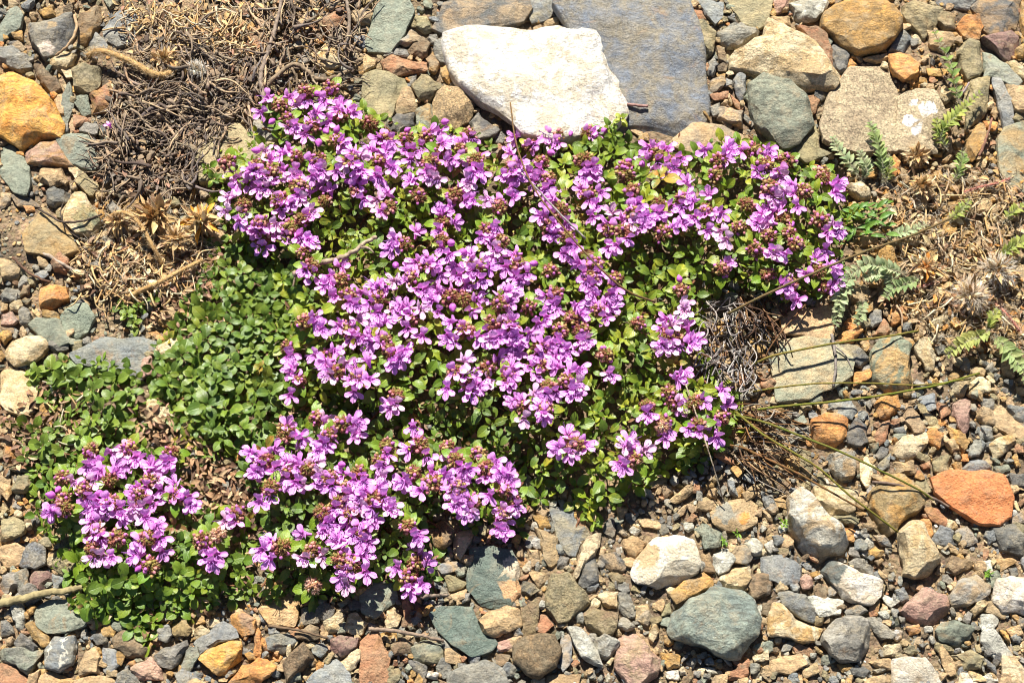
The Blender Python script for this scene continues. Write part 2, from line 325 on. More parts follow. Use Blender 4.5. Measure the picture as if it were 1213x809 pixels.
# tile colour form | outline | optional landmark: short name | full label
ST = """
A green f|0,110 40,50 80,40 105,80 90,130 40,150 0,190
A dark a|100,100 330,68 338,150 290,240 200,262 150,200 105,150|dark angular slab|dark grey angular slab with a pale patch near the top left corner
A brown a|345,38 455,36 462,90 440,150 395,205 355,205|brown block|brown four-sided block in the rubble at upper left
A slate f|500,90 560,55 640,70 640,130 600,190 530,210 480,180 468,130|rust-stained round slate|round blue-grey slate with rust stains beside the root tangle
A slate f|400,190 440,150 490,205 480,230 410,225
A dark r|30,180 80,180 118,220 100,238 50,215
A grey a|0,220 60,215 130,260 145,320 90,335 30,290 0,270
A cream r|225,270 290,240 345,250 340,300 280,322 235,300
A olive a|335,330 380,290 450,300 460,400 410,435 340,400
A rust a|410,440 500,385 540,450 500,500 420,510
A orange A|0,380 60,350 170,385 240,470 290,570 270,630 180,625 100,680 30,640 0,620|big orange rock|big bright orange rock at the left edge
A green f|285,440 325,380 332,480 295,570 275,500
A tan f|240,440 280,420 290,520 260,510
A pink a|115,690 180,640 260,650 330,760 240,745 130,745
A green f|265,640 330,615 470,640 480,720 420,770 330,745
P green f|2,172 12,168 34,198 36,218 31,232 16,228 2,205
P tan a|48,198 76,197 80,213 60,221 47,216
A rust a|335,520 390,530 410,550 340,580
A green f|350,440 400,440 410,510 370,520 340,470
P rust a|291,50 300,34 318,36 319,54 310,65 299,68|rust stone by the twigs|rust-brown stone among the grey twigs at top
P olive f|227,182 250,163 275,148 288,150 296,166 325,172 310,200 285,215 240,215|flat olive stone|flat olive stone at the upper left rim of the thyme
P grey r|293,152 300,140 325,138 331,150 332,164 315,170 300,166
A cream r|660,500 740,500 760,550 690,570
A dark r|430,580 480,565 490,610 450,615
A ochre r|170,40 240,20 250,70 200,75
A ochre r|50,140 100,135 100,180 60,175
A brown a|150,290 250,350 275,400 240,435 180,370 150,340
B rust a|310,110 345,20 410,20 415,100 350,160
B slate f|350,160 405,120 400,180 370,195
B green F|575,0 700,0 735,60 695,150 625,235 520,225 510,190 540,90|tall green slab|tall grey-green slab at the top edge, above the small cream pebble
B tan a|440,60 500,30 560,30 530,110 470,115
B slate f|450,150 510,160 505,220 470,190
B olive a|740,70 800,60 815,130 780,150 740,120
P dark F|513,34 526,5 560,0 622,0 628,14 618,28 600,31 560,39 526,40|long dark slab|long dark grey slab at the top edge above the white boulder
B grey a|665,200 720,130 775,150 760,190 690,210
B brown r|700,220 770,165 812,200 800,250 770,265 710,240
B grey f|635,215 700,225 715,255 640,245
B grey r|820,190 870,180 900,220 895,285 850,290 820,250
B brown r|790,270 830,220 855,290 830,335 800,320
B rust r|585,280 640,250 700,265 790,290 795,330 740,335 640,345 595,320|long rusty pebble|long rust and cream pebble above the olive cobble
B cream r|470,270 520,245 560,265 555,300 510,325 475,300|small cream pebble|small rounded cream pebble left of the long rusty pebble
B olive F|505,350 560,325 690,355 705,400 650,480 610,560 560,580 490,500|olive cobble|smooth olive cobble touching the top rim of the flowers
B tan r|650,500 680,410 720,405 748,460 740,500 660,520
B ochre r|855,310 890,290 920,350 890,380 860,350|ochre pebble|small ochre pebble touching the left tip of the white boulder
B olive a|725,400 770,345 860,370 870,400 800,455 760,455
B grey r|705,350 745,340 740,380 715,400
B tan S|820,470 870,395 950,385 1005,470 990,560 900,600 850,560 815,520|speckled sandy rock|speckled sandy rock just left of the white boulder
B green r|745,510 810,470 835,600 790,620 750,580
B dark r|600,570 660,520 735,510 740,570 680,600 620,600
B dark a|975,560 1015,505 1080,540 1115,600 1080,650 1030,670 985,620
B rust a|1065,690 1130,640 1150,665 1120,715 1070,710
B cream a|285,250 330,195 385,230 395,300 330,330 290,300
P white W|535,50 560,40 600,34 635,36 655,42 683,38 708,50 703,62 700,71 711,84 726,103 733,122 729,142 715,158 690,168 650,172 612,166 585,138 560,115 543,95 534,72|white boulder|big rough white quartz boulder above the flowers
C slate f|85,0 220,0 220,40 190,80 120,100 100,50
C tan r|165,95 240,75 235,110 185,125
C tan r|115,125 160,100 180,145 140,150
P slate G|662,0 813,0 823,28 831,78 839,120 836,142 822,154 800,159 744,159 722,152 706,118 690,84 684,56 672,36 660,20|big blue-grey slab|big flat blue-grey slab with rusty mottling, at top
C rust r|850,30 890,40 910,85 880,100 850,70
C slate f|870,0 990,0 985,80 950,110 910,60
P olive F|862,0 915,0 913,12 905,30 898,33 882,27
C olive a|860,100 900,100 955,150 940,240 900,270 880,220
C grey a|960,150 1040,120 1160,150 1170,180 1050,210 1000,220 965,200
P cream A|862,65 885,50 905,47 908,31 930,31 960,50 992,95 985,105 950,105 905,92 865,80|cream wedge rock|long cream wedge rock lying above a grey-green cobble, upper right
C grey r|920,290 950,250 970,290 950,350 920,335
C brown r|960,200 1000,210 1005,290 970,270
C tan r|915,380 960,350 990,340 1000,380 960,420 925,415
C rust f|930,430 1015,410 1010,440 950,455
C slate r|1035,370 1060,330 1090,350 1095,420 1075,460 1050,430
P green R|886,103 905,93 935,98 958,125 963,150 945,170 925,178 900,150 888,130|grey-green cobble|smooth grey-green cobble above the right flower heads
C rust f|1020,430 1085,480 1070,500 1040,470
C grey f|1080,510 1135,560 1120,570 1085,540
C tan a|970,490 1030,470 1080,510 1090,580 1010,560 960,540
C tan F|760,640 850,560 960,560 1080,600 1100,640 980,700 850,700 780,680|flat tan stone|flat tan and grey stone between the blue-grey slab and the flowers
C slate a|930,480 975,460 980,520 940,530
D pale r|130,20 180,0 300,0 290,60 240,90 170,100 135,80
D tan r|35,80 120,70 130,115 60,125
D pink r|45,0 120,0 115,40 60,60
D ochre R|270,80 310,20 380,0 570,0 620,50 635,110 600,190 540,225 430,250 390,230 330,180 280,130|round sandy rock|big round rough sandy rock at the top edge, right
D rust r|150,120 240,110 290,170 320,230 320,300 260,260 200,170
D dark r|310,210 350,200 395,260 380,330 350,350 320,300
D olive a|630,20 740,10 820,50 790,120 735,175 690,140 640,70
D slate a|620,160 650,130 690,190 640,240 580,230
D slate f|790,0 980,0 940,45 820,20
D brown r|800,60 850,40 890,70 880,130 830,140 795,110
D orange r|890,130 920,60 990,55 1010,120 990,185 920,170|knobbly orange stone|knobbly orange-brown stone left of the purple stone
D dark f|960,40 1000,0 1170,0 1165,60 1150,120 1070,155 1010,130 1000,80
D purple a|1000,180 1070,160 1140,130 1170,170 1165,250 1100,280 1030,220|purple stone|dark purple stone in the top right corner
D ochre r|1175,0 1210,0 1210,190 1180,120
D cream r|1115,290 1160,275 1200,310 1200,360 1130,330
D green f|1015,235 1060,240 1180,370 1150,400 1060,350 1020,350
D slate f|1045,370 1090,360 1140,460 1150,560 1110,590 1070,450
D tan a|1110,370 1200,385 1200,520 1150,530
P green F|1182,165 1190,150 1218,142 1218,225 1195,222 1183,200|rounded green stone|big rounded grey-green stone cut by the right edge
D olive a|880,230 930,170 1000,190 1015,300 990,370 940,370 900,300
D tan P|255,600 310,440 400,310 560,300 620,400 612,690 480,700 350,690 270,660|granite slab|large speckled granite slab, sandy, at upper right
D tan P|622,440 700,400 790,420 830,520 790,600 800,690 700,700 620,680|white-spotted block|sandy block splashed with white lichen right of the granite slab
D orange r|580,250 680,230 720,280 710,360 640,390 590,320
D tan r|450,270 580,240 590,270 520,285
D rust r|190,435 245,430 260,460 240,520 210,490
D olive f|140,680 240,540 260,680 320,700 200,740
D olive a|950,380 1030,360 1050,460 990,540 930,590 920,450
D orange r|1005,540 1075,560 1060,600 1020,580
D ochre a|940,600 1000,560 1030,640 960,730 920,690
D tan r|1050,460 1080,510 1070,540 1045,510
D orange r|395,265 440,290 400,330 385,300
D tan r|740,140 870,140 880,190 830,240 770,210
D ochre f|750,310 850,310 830,340 760,345
E dark f|50,120 130,130 190,165 80,170
E orange r|105,165 150,160 155,185 120,195
E tan r|0,100 50,110 40,160 0,180
E dark a|200,110 240,75 320,95 300,150 250,175 210,150
E cream R|280,190 330,105 400,110 430,170 460,240 430,300 350,290 290,240|half-cream cobble|cream and green cobble left of the dry hairy seed heads
E olive f|115,300 200,180 250,230 310,270 350,370 250,400 130,380
E tan r|0,410 50,410 98,460 70,510 0,515
E grey r|75,510 110,480 138,495 125,535 80,545
E orange A|175,540 220,525 320,530 332,590 290,620 190,640 170,590|small orange block|small bright orange block left of the straw litter
E grey r|5,580 30,535 80,540 95,575 50,605 10,600
E green f|275,680 330,615 400,620 430,680 400,740 350,768 300,740|round green disc|flat round grey-green disc below the small orange block
E green f|130,715 170,680 275,690 300,745 320,790 260,809 180,760
E cream r|40,620 90,590 105,610 80,650 50,640
E grey r|85,650 110,630 145,660 130,710 95,720
E pink r|0,660 50,645 85,690 60,710 0,710
E brown f|0,715 60,715 70,745 20,750
P cream R|5,415 17,400 30,396 50,398 57,410 50,420 36,430 18,433 7,424|peach cobble|rounded peach cobble at the left edge
P slate F|83,420 112,404 125,401 165,400 181,404 182,415 168,425 163,443 145,444 115,437 92,433|long blue-grey stone|long blue-grey stone at left, partly under thyme leaves
I cream a|710,40 780,0 840,0 830,50 800,100 740,105 700,80
E tan r|0,600 35,615 30,640 0,650
E green r|310,772 380,775 375,809 315,809
I cream F|0,140 60,140 160,180 165,250 150,340 90,350 30,330 0,300|flat cream stone|flat cream stone at the left edge below the peach cobble
I cream a|670,280 700,270 740,300 800,350 790,400 740,410 670,380
I grey r|210,0 310,0 310,50 250,60 200,40
I olive r|318,10 380,10 375,60 325,70
I orange a|930,400 975,395 975,425 940,425
I pink r|640,90 690,85 700,160 650,180 635,130
I tan f|0,390 100,420 120,480 40,500 0,480
I tan r|870,610 930,625 945,670 900,670
I tan r|0,640 60,680 30,740 0,700
I cream r|5,740 40,780 20,800 0,800
H orange a|575,660 620,605 670,630 660,700 600,715
H rust a|505,750 560,670 585,740 560,760
H cream r|755,720 780,680 840,660 855,700 800,735
H slate a|745,770 800,740 840,770 770,800
P tan F|925,378 945,366 988,356 990,380 986,402 950,398 928,395|sunlit tan block|sunlit tan block in the shade edge right of the grey straw tuft
P green F|915,432 925,405 955,400 985,404 1010,425 1008,445 985,460 960,472 920,476|pale green slab|pale grey-green slab crossed by grass stalks
H slate r|640,700 690,690 680,740 640,740
H tan r|700,700 750,700 740,770 700,760
H slate r|490,650 550,640 545,700 500,720
H tan r|680,70 750,50 790,110 740,160 690,130
L dark a|345,20 400,20 480,50 480,110 450,140 360,80
L green R|490,60 540,10 620,0 680,50 720,130 720,200 640,245 560,240 510,190 490,110|two-tone cobble|grey-green and tan cobble touched by a grass stalk, right
L cream a|690,40 740,0 790,60 780,140 735,160
L orange R|225,380 290,335 390,370 385,450 340,490 270,525 230,510|peach-orange stone|peach-orange stone right of the dry brown grass tuft
L dark r|385,440 430,360 475,390 490,470 450,498 390,480
L orange r|510,310 550,270 620,265 640,310 590,370 540,360
L slate f|305,300 400,270 430,330 410,370 350,355
L tan r|640,295 680,290 745,400 735,430 690,435 650,390
L slate f|720,270 790,245 790,320 760,335 725,300
L olive f|700,300 740,310 835,400 820,415 760,390
L pink a|865,290 900,270 955,280 950,390 930,435 880,420 870,350|pink speckled block|small upright pink block with white specks, at right
L rust a|795,300 860,295 862,340 815,370
L cream r|945,195 990,175 1040,195 1045,240 990,265 950,240|cream pebble|rounded cream pebble at right below the silvery leaves
L tan r|940,135 1000,125 1035,150 1010,170 950,165
L rust a|510,450 550,380 590,375 560,470 525,495
L rust a|592,370 635,360 630,400 600,405
L slate a|590,408 640,405 670,435 620,445
L cream a|600,470 680,440 740,435 755,480 690,550 640,555 600,520
L grey R|290,530 340,500 420,520 460,590 430,635 360,640 300,600|banded grey oval|grey oval stone with a dark band, below the peach-orange stone
L ochre r|840,400 930,440 950,480 920,520 880,490
L slate r|952,480 1000,445 1030,480 990,535 945,540
L cream r|1035,490 1080,455 1140,440 1150,480 1100,540 1060,550
L rust r|1152,480 1200,490 1200,530 1150,520
L slate r|920,590 960,555 1020,560 1050,610 1000,625 930,620
L olive a|780,560 850,520 880,540 850,610 790,610
L ochre r|860,570 908,562 912,600 890,610
L orange r|910,525 940,520 945,560 915,560
P orange O|1101,567 1115,561 1165,560 1186,565 1200,590 1197,612 1182,620 1160,617 1135,605 1110,585|flat orange slab|large flat smooth orange slab near the right edge
P ochre R|1026,605 1030,585 1048,566 1070,564 1095,588 1092,608 1065,625 1050,634 1035,628|big sandy cobble|big sandy brown cobble left of the flat orange slab
L cream f|447,570 480,530 520,580 480,690 452,650
L dark r|515,540 550,480 580,500 560,550 530,560
L slate r|525,580 590,520 590,580 545,610
L green r|1055,590 1130,570 1140,600 1080,625
L tan F|1040,350 1090,310 1200,400 1200,470 1130,440 1060,400
L slate r|1120,310 1200,310 1200,380 1150,370
L dark a|1130,620 1200,615 1200,680 1150,690
P pale L|932,592 947,581 962,590 975,602 1000,625 1008,640 1004,655 972,668 952,655 935,630|shaded pale boulder|pale grey boulder with a dark shaded front, lower right
L cream a|240,680 330,660 440,700 420,790 320,809 250,760
L olive a|160,490 220,515 240,570 210,640 170,590
L slate r|0,720 50,710 70,760 20,780
L grey r|150,400 220,400 220,450 170,460
L rust r|720,570 765,555 770,590 735,600
L tan a|600,565 690,560 710,625 620,620
L olive f|705,640 745,630 775,700 735,710 700,690
L slate r|1000,270 1060,280 1060,320 1010,345
M olive a|0,60 70,30 120,70 110,120 20,170 0,150
M tan F|0,190 70,165 110,190 90,260 20,280 0,240
M slate S|85,210 140,155 215,190 205,260 160,285 90,265|blue speckled pebble|dark blue-grey speckled pebble below the lower left flower clump
M olive S|250,190 300,140 380,180 380,290 280,310 245,270
M purple r|135,330 160,285 220,285 245,335 190,385 140,385|mauve stone|mauve stone in the lower left corner area
M slate a|232,300 295,320 295,350 245,385
M grey a|0,310 60,300 80,360 30,400 0,390
M grey a|62,290 120,280 138,370 100,400 62,360
M tan r|10,480 45,465 50,520 20,520
M pale a|50,450 115,440 118,510 100,570 70,590 55,520
M dark r|0,520 30,515 65,575 0,595
M green F|150,470 220,430 350,430 400,510 395,545 300,575 210,580 170,540|big green oval|big smooth grey-green oval stone, lower left
M ochre a|115,545 150,520 185,575 235,590 230,630 190,640 140,600
M dark a|60,620 90,570 170,640 150,665 80,650
M slate V|205,660 250,600 340,590 355,650 330,720 270,760 215,740|white-streaked slate|blue-grey stone with white streaks near the bottom left
M green r|0,655 80,650 200,665 190,720 140,785 80,740 0,710
M rust F|0,715 80,725 140,800 130,815 0,815|rusty corner slab|rusty flat slab filling the bottom left corner
M tan a|375,650 440,640 465,690 455,760 365,770
M slate f|470,650 530,660 545,720 500,770 470,750
M dark r|420,580 490,575 490,620 440,635
M brown r|505,600 570,570 605,585 690,660 660,695 580,680 520,640
M pale r|605,600 640,570 680,600 645,635
M slate r|715,560 770,540 800,590 760,620 720,600
M grey R|705,680 760,640 850,605 860,640 830,700 780,745 720,720|grey lens stone|smooth grey lens-shaped stone left of the golden rock
M tan f|180,775 230,755 340,790 330,815 180,815
M tan f|350,790 430,775 520,775 520,815 340,815
M dark a|532,770 580,735 650,815 535,815
M pink a|600,740 690,690 750,740 740,790 640,790
M ochre R|780,540 850,500 890,550 860,590 800,590
M orange a|1060,500 1110,480 1175,510 1160,590 1110,600 1070,560
M cream r|885,570 920,540 960,570 940,610 900,610
M cream r|940,520 1000,505 1010,535 965,555
M slate F|890,620 1020,525 1075,550 1085,600 1000,620 920,670
M orange A|905,690 960,640 1050,600 1110,620 1105,700 1030,770 960,775 920,740|golden rock|rough golden-orange rock near the bottom edge
P orange A|270,805 290,785 308,776 320,778 327,790 320,802 300,812 272,812|ribbed orange rock|ribbed orange rock cut by the bottom edge
M green r|505,530 560,500 580,540 560,568 510,565
M tan r|515,440 580,425 600,460 540,490
M cream a|640,450 700,400 730,440 690,490
M brown r|735,460 780,470 770,520 735,520
N tan F|20,470 90,420 205,410 210,450 190,550 80,540|flat tan plate|flat cracked tan plate below the bottom flower heads
N grey r|215,470 280,450 300,530 210,540
N brown R|195,575 260,535 300,550 300,600 250,615 200,600
N slate a|60,610 130,565 205,580 205,620 140,665 60,660
N purple a|340,605 400,592 485,600 475,640 400,690 350,660
N rust F|490,620 570,565 600,640 625,700 620,780 600,815 490,815|upright rusty slab|upright rust-orange slab at the bottom edge
N cream r|420,560 440,500 480,480 525,530 510,585 450,580
N cream a|320,520 395,480 420,500 405,570 340,580
N green F|490,400 540,340 650,350 660,420 610,460 560,510 500,480|shaded green stone|grey-green stone with flower shadows on it
N cream r|600,470 640,455 680,500 660,545 610,560
N rust f|682,440 710,430 735,510 700,540
P green G|557,652 584,648 606,652 616,678 619,703 604,716 578,722 565,722 556,700|white-ended green slab|dark green slab with a white quartz end
N green F|810,490 870,460 1005,458 1020,520 1100,600 1120,615 1090,660 1000,692 930,640 850,570|dark green wedge|dark green wedge-shaped slab with a shadow below it
P tan R|563,737 580,724 600,717 614,722 618,740 605,750 585,754 570,748|rust-mottled oval|tan oval pebble mottled with rust between two green slabs
N pink r|1115,620 1180,600 1210,610 1205,650 1130,665
N brown K|800,100 870,60 920,110 910,170 870,200 810,170|earth clod|brown crumbly earth clod under the lower flower heads
N cream f|915,130 990,90 1010,130 950,240 920,200
N slate r|265,640 320,620 340,650 310,690 270,680
N slate F|230,815 320,720 380,695 440,760 450,815|slate triangle|blue-grey triangle cut by the bottom edge
N cream r|400,705 470,650 490,660 480,745 430,750
N green r|720,650 780,610 870,630 865,700 820,720 730,700
N brown a|630,620 700,595 735,620 720,665 640,680
N brown K|140,720 230,620 280,690 230,740 160,800
N tan r|0,485 40,490 25,550 0,560
N tan f|880,645 930,650 985,720 885,710
N grey F|890,760 1000,720 1060,700 1150,740 1170,815 890,815|grey bottom slab|mottled grey slab cut by the bottom edge below the dark green wedge
N white a|790,745 850,760 840,790 785,775
N brown a|1115,672 1180,680 1160,735 1110,720
N olive f|870,300 980,345 960,370 900,385
N tan r|900,395 980,375 970,420 930,430
N slate f|830,270 920,245 1000,260 870,310
N orange a|0,565 30,560 45,650 30,695 0,690
O slate F|190,0 300,0 330,90 340,160 315,220 280,220 230,140 210,60|slate blade|long blue-grey blade-shaped stone below the flowers
O ochre r|120,40 185,40 205,90 150,100
O rust f|315,20 360,15 362,95 340,110
O cream A|365,125 400,100 445,110 440,180 400,230 350,270 330,330 300,310 330,220
O tan a|125,95 180,110 240,150 245,240 200,275 175,240 150,140
O tan r|100,200 150,200 170,260 110,280
O dark a|440,90 480,20 505,60 495,160 450,120
O tan a|505,0 565,0 520,85 508,50
O dark f|545,30 610,20 580,80 550,60
O tan a|520,140 590,120 640,160 590,235 520,190
O white Q|580,310 590,240 640,190 700,130 780,108 890,140 895,190 870,300 790,345 690,375 600,350|white-grey boulder|white and grey quartz boulder, lower middle right
P tan f|840,608 860,595 885,591 897,598 896,618 880,628 860,628 845,620|rust-spotted flat stone|flat grey stone with orange spots above the white-grey boulder
O green S|860,100 910,70 995,125 980,180 905,195 897,140
O pale r|945,205 990,183 1030,200 1048,240 1020,290 975,305 950,260
O brown r|885,220 930,205 945,260 960,300 900,290
O ochre R|755,400 830,320 900,290 950,340 940,370 850,420 780,450|tan finger stone|tan elongated stone leaning between the white and green boulders
O cream a|955,330 1030,280 1110,280 1120,330 1080,380 1000,375
O brown a|1100,350 1150,300 1200,310 1200,400 1130,420
O green B|745,560 760,480 830,430 950,372 1080,390 1120,440 1145,520 1140,600 1060,690 960,680 830,660 760,620|big green boulder|big cracked grey-green boulder near the bottom
O dark r|345,240 370,210 410,210 425,300 420,340 370,370 330,350 345,300
O dark S|432,220 500,210 560,250 550,300 480,290 435,260
O olive S|175,400 210,300 280,290 380,370 400,440 330,480 290,540 230,535 185,480|lichen-covered stone|olive stone covered in grey lichen, bottom middle
O dark a|70,330 110,340 160,380 110,420 70,390
O brown f|60,560 80,470 140,425 148,510 130,590 80,600
O rust f|155,490 180,495 215,540 175,575 140,570
O brown T|30,640 60,600 140,580 220,590 248,650 230,740 150,785 90,770 35,710|brown oval cobble|pitted brown oval cobble at the bottom edge
O pale R|280,550 340,540 400,620 430,700 455,730 400,720 340,680
O slate f|250,595 290,585 302,640 290,720 255,755 245,700
O brown a|335,485 400,450 520,500 520,560 440,610 390,570
O cream r|405,410 450,385 505,388 505,460 470,470
O grey r|512,390 560,380 590,500 560,515 515,470
O tan a|600,460 650,445 675,500 650,545 595,520
O pink A|520,600 590,550 650,570 670,640 710,700 700,780 640,815 560,815 500,730|pink-tan rock|pinkish tan rock cut by the bottom edge, middle
O tan r|0,600 60,590 90,610 50,660 0,665
O brown f|180,775 340,765 320,815 180,815
O ochre a|705,665 800,675 790,730 740,745
O white r|730,755 800,740 790,790 740,790
O rust a|1030,750 1110,700 1120,760 1080,790 1020,790
O green r|1130,640 1180,610 1190,640 1150,660
O cream r|1130,680 1200,655 1200,700 1140,710
O olive r|700,470 750,435 755,490 710,500
O green f|685,510 750,503 740,550 700,535
O tan r|100,300 180,295 185,340 150,370
O dark a|245,225 288,232 270,285 225,280
R olive a|300,40 350,10 420,20 440,80 400,78 320,90
R orange r|350,100 400,84 435,115 420,160 380,150
R tan r|65,140 100,110 145,150 150,190 90,185
R pale a|10,170 45,145 65,185 35,215
R slate F|0,230 90,220 180,270 170,340 100,360 30,330 0,290|grooved slate|grooved blue-grey slate left of the twin-toned white rock
R brown r|0,310 48,335 45,390 0,420
R pink r|165,330 200,305 240,330 230,370 190,375
R cream a|60,345 110,330 130,380 70,385
R white Q|270,290 300,240 370,250 440,300 540,340 545,410 500,445 400,430 340,390 290,350|twin-toned white rock|grey rock with a bright white end, lower right
R grey a|375,250 430,230 510,270 520,315 440,290
R cream B|620,120 680,65 740,80 790,160 820,240 800,310 750,345 700,360 640,320 615,230|pale egg-shaped rock|pale yellow-green egg-shaped rock, lower right
R pink A|610,480 720,370 840,410 855,480 800,540 680,530|pink angular block|pink angular flat-topped block below the egg-shaped rock
R grey A|845,430 900,340 980,310 1060,350 1060,400 950,460 860,460|grey-brown lump|grey-brown lump between the pink block and the right white rock
R white Q|1055,430 1080,340 1150,300 1215,310 1215,490 1100,480|right white rock|white rock cut by the right edge near the bottom
R slate R|70,390 130,385 200,410 250,480 240,530 180,510 100,450|leaning slate dome|smooth blue-grey dome leaning on an olive boulder
R pale a|205,415 300,400 370,430 350,490 262,505
R grey r|375,470 440,445 480,480 440,500 380,500
R cream B|30,500 50,440 90,445 150,505 285,550 240,610 150,630 30,590|olive-cream boulder|olive-cream boulder with a shaded front, lower right
R grey B|275,590 340,510 400,490 500,520 530,590 530,650 440,700 350,715 290,690 260,630|big grey lump|big rugged grey boulder near the bottom right
R grey r|475,510 520,503 610,580 600,610 540,600
R pale F|600,700 680,690 750,700 830,790 830,815 600,815|pale bottom slab|pale veined slab cut by the bottom edge, right
R tan a|480,705 590,690 595,750 540,740
R dark r|405,740 480,725 520,750 470,785 420,770
R tan f|40,700 170,675 200,720 130,765 40,750
R cream r|545,630 630,625 655,660 620,685 550,680
R green A|800,570 830,530 900,525 985,560 980,610 900,640 820,610
R pale F|1005,580 1060,560 1160,680 1130,720 1060,680 1000,620|pale blue sliver|pale bluish long stone near the bottom right corner
R olive a|855,670 960,655 1010,690 1000,740 930,745
R grey r|1015,650 1060,645 1075,670 1030,690
R slate f|885,110 940,90 990,160 930,180
R slate r|780,150 820,80 878,112 880,180 800,170
R orange r|725,60 770,45 790,120 770,145 740,110
R rust f|740,10 800,5 875,70 840,85 780,60
R slate f|1130,50 1205,10 1205,70 1150,75
R tan f|1060,240 1140,235 1170,250 1100,290
R pale f|980,255 1050,240 1058,290 1020,290
R brown a|840,280 870,230 970,250 960,290 880,310
R dark a|1050,90 1150,85 1205,140 1205,225 1100,200 1060,150
R cream r|950,750 1000,750 1030,800 960,812
R ochre r|475,190 520,180 560,200 540,230 490,225
R slate r|510,130 560,130 600,175 550,178
R orange r|660,550 720,535 730,570 680,590
R pale r|740,545 780,540 785,570 750,575
R ochre r|345,720 400,705 430,740 370,760
R tan a|470,790 560,765 590,815 470,815
R tan r|1125,560 1180,530 1205,580 1150,600
R pale f|548,395 635,430 590,460 560,430
R brown r|0,430 40,425 30,500 0,490
R green r|0,620 50,605 50,660 10,690
"""
# form: (height fraction, superellipse power, facet planes, material, lift px)
FORM = {'f': (.26, 6.0, 9, M_SMOOTH, 0), 'r': (.42, 4.4, 13, M_STONE, 0), 'a': (.44, 5.0, 16, M_STONE, 0),
        'F': (.20, 7, 12, M_SMOOTH, 1), 'R': (.42, 4.4, 14, M_STONE, 2), 'A': (.44, 4.4, 20, M_STONE, 2),
        'W': (.21, 5.2, 22, M_QUARTZ, 4), 'Q': (.48, 4.2, 20, M_QUARTZ, 3), 'G': (.13, 5.4, 9, M_SMOOTH, 0),
        'S': (.32, 4.4, 12, M_SPECK, 1), 'P': (.20, 6.0, 14, M_SPECK, 1), 'O': (.26, 5.0, 4, M_SMOOTH, 4),
        'L': (.66, 3.8, 18, M_STONE, 4), 'B': (.52, 4.2, 20, M_STONE, 4), 'T': (.55, 2.6, 2, M_SPECK, 3),
        'K': (.7, 2.6, 4, M_SPECK, 0), 'V': (.5, 2.8, 6, M_VEIN, 1)}

def star_radius(poly, c, nang, soft=2):
    th = np.linspace(0, 2*math.pi, nang, endpoint=False); R = np.zeros(nang); n = len(poly)
    for i, t in enumerate(th):
        dx, dy = math.cos(t), math.sin(t); best = 0
        for k in range(n):
            x1, y1 = poly[k]-c; x2, y2 = poly[(k+1) % n]-c
            ex, ey = x2-x1, y2-y1; den = dx*ey-dy*ex
            if abs(den) < 1e-15: continue
            tt = (x1*ey-y1*ex)/den; uu = (x1*dy-y1*dx)/den
            if tt > 0 and -1e-6 <= uu <= 1+1e-6: best = max(best, tt)
        R[i] = best
    R[R == 0] = np.median(R[R > 0]) if (R > 0).any() else 1e-3
    for _ in range(soft): R = 0.25*np.roll(R, 1)+0.5*R+0.25*np.roll(R, -1)
    return th, R

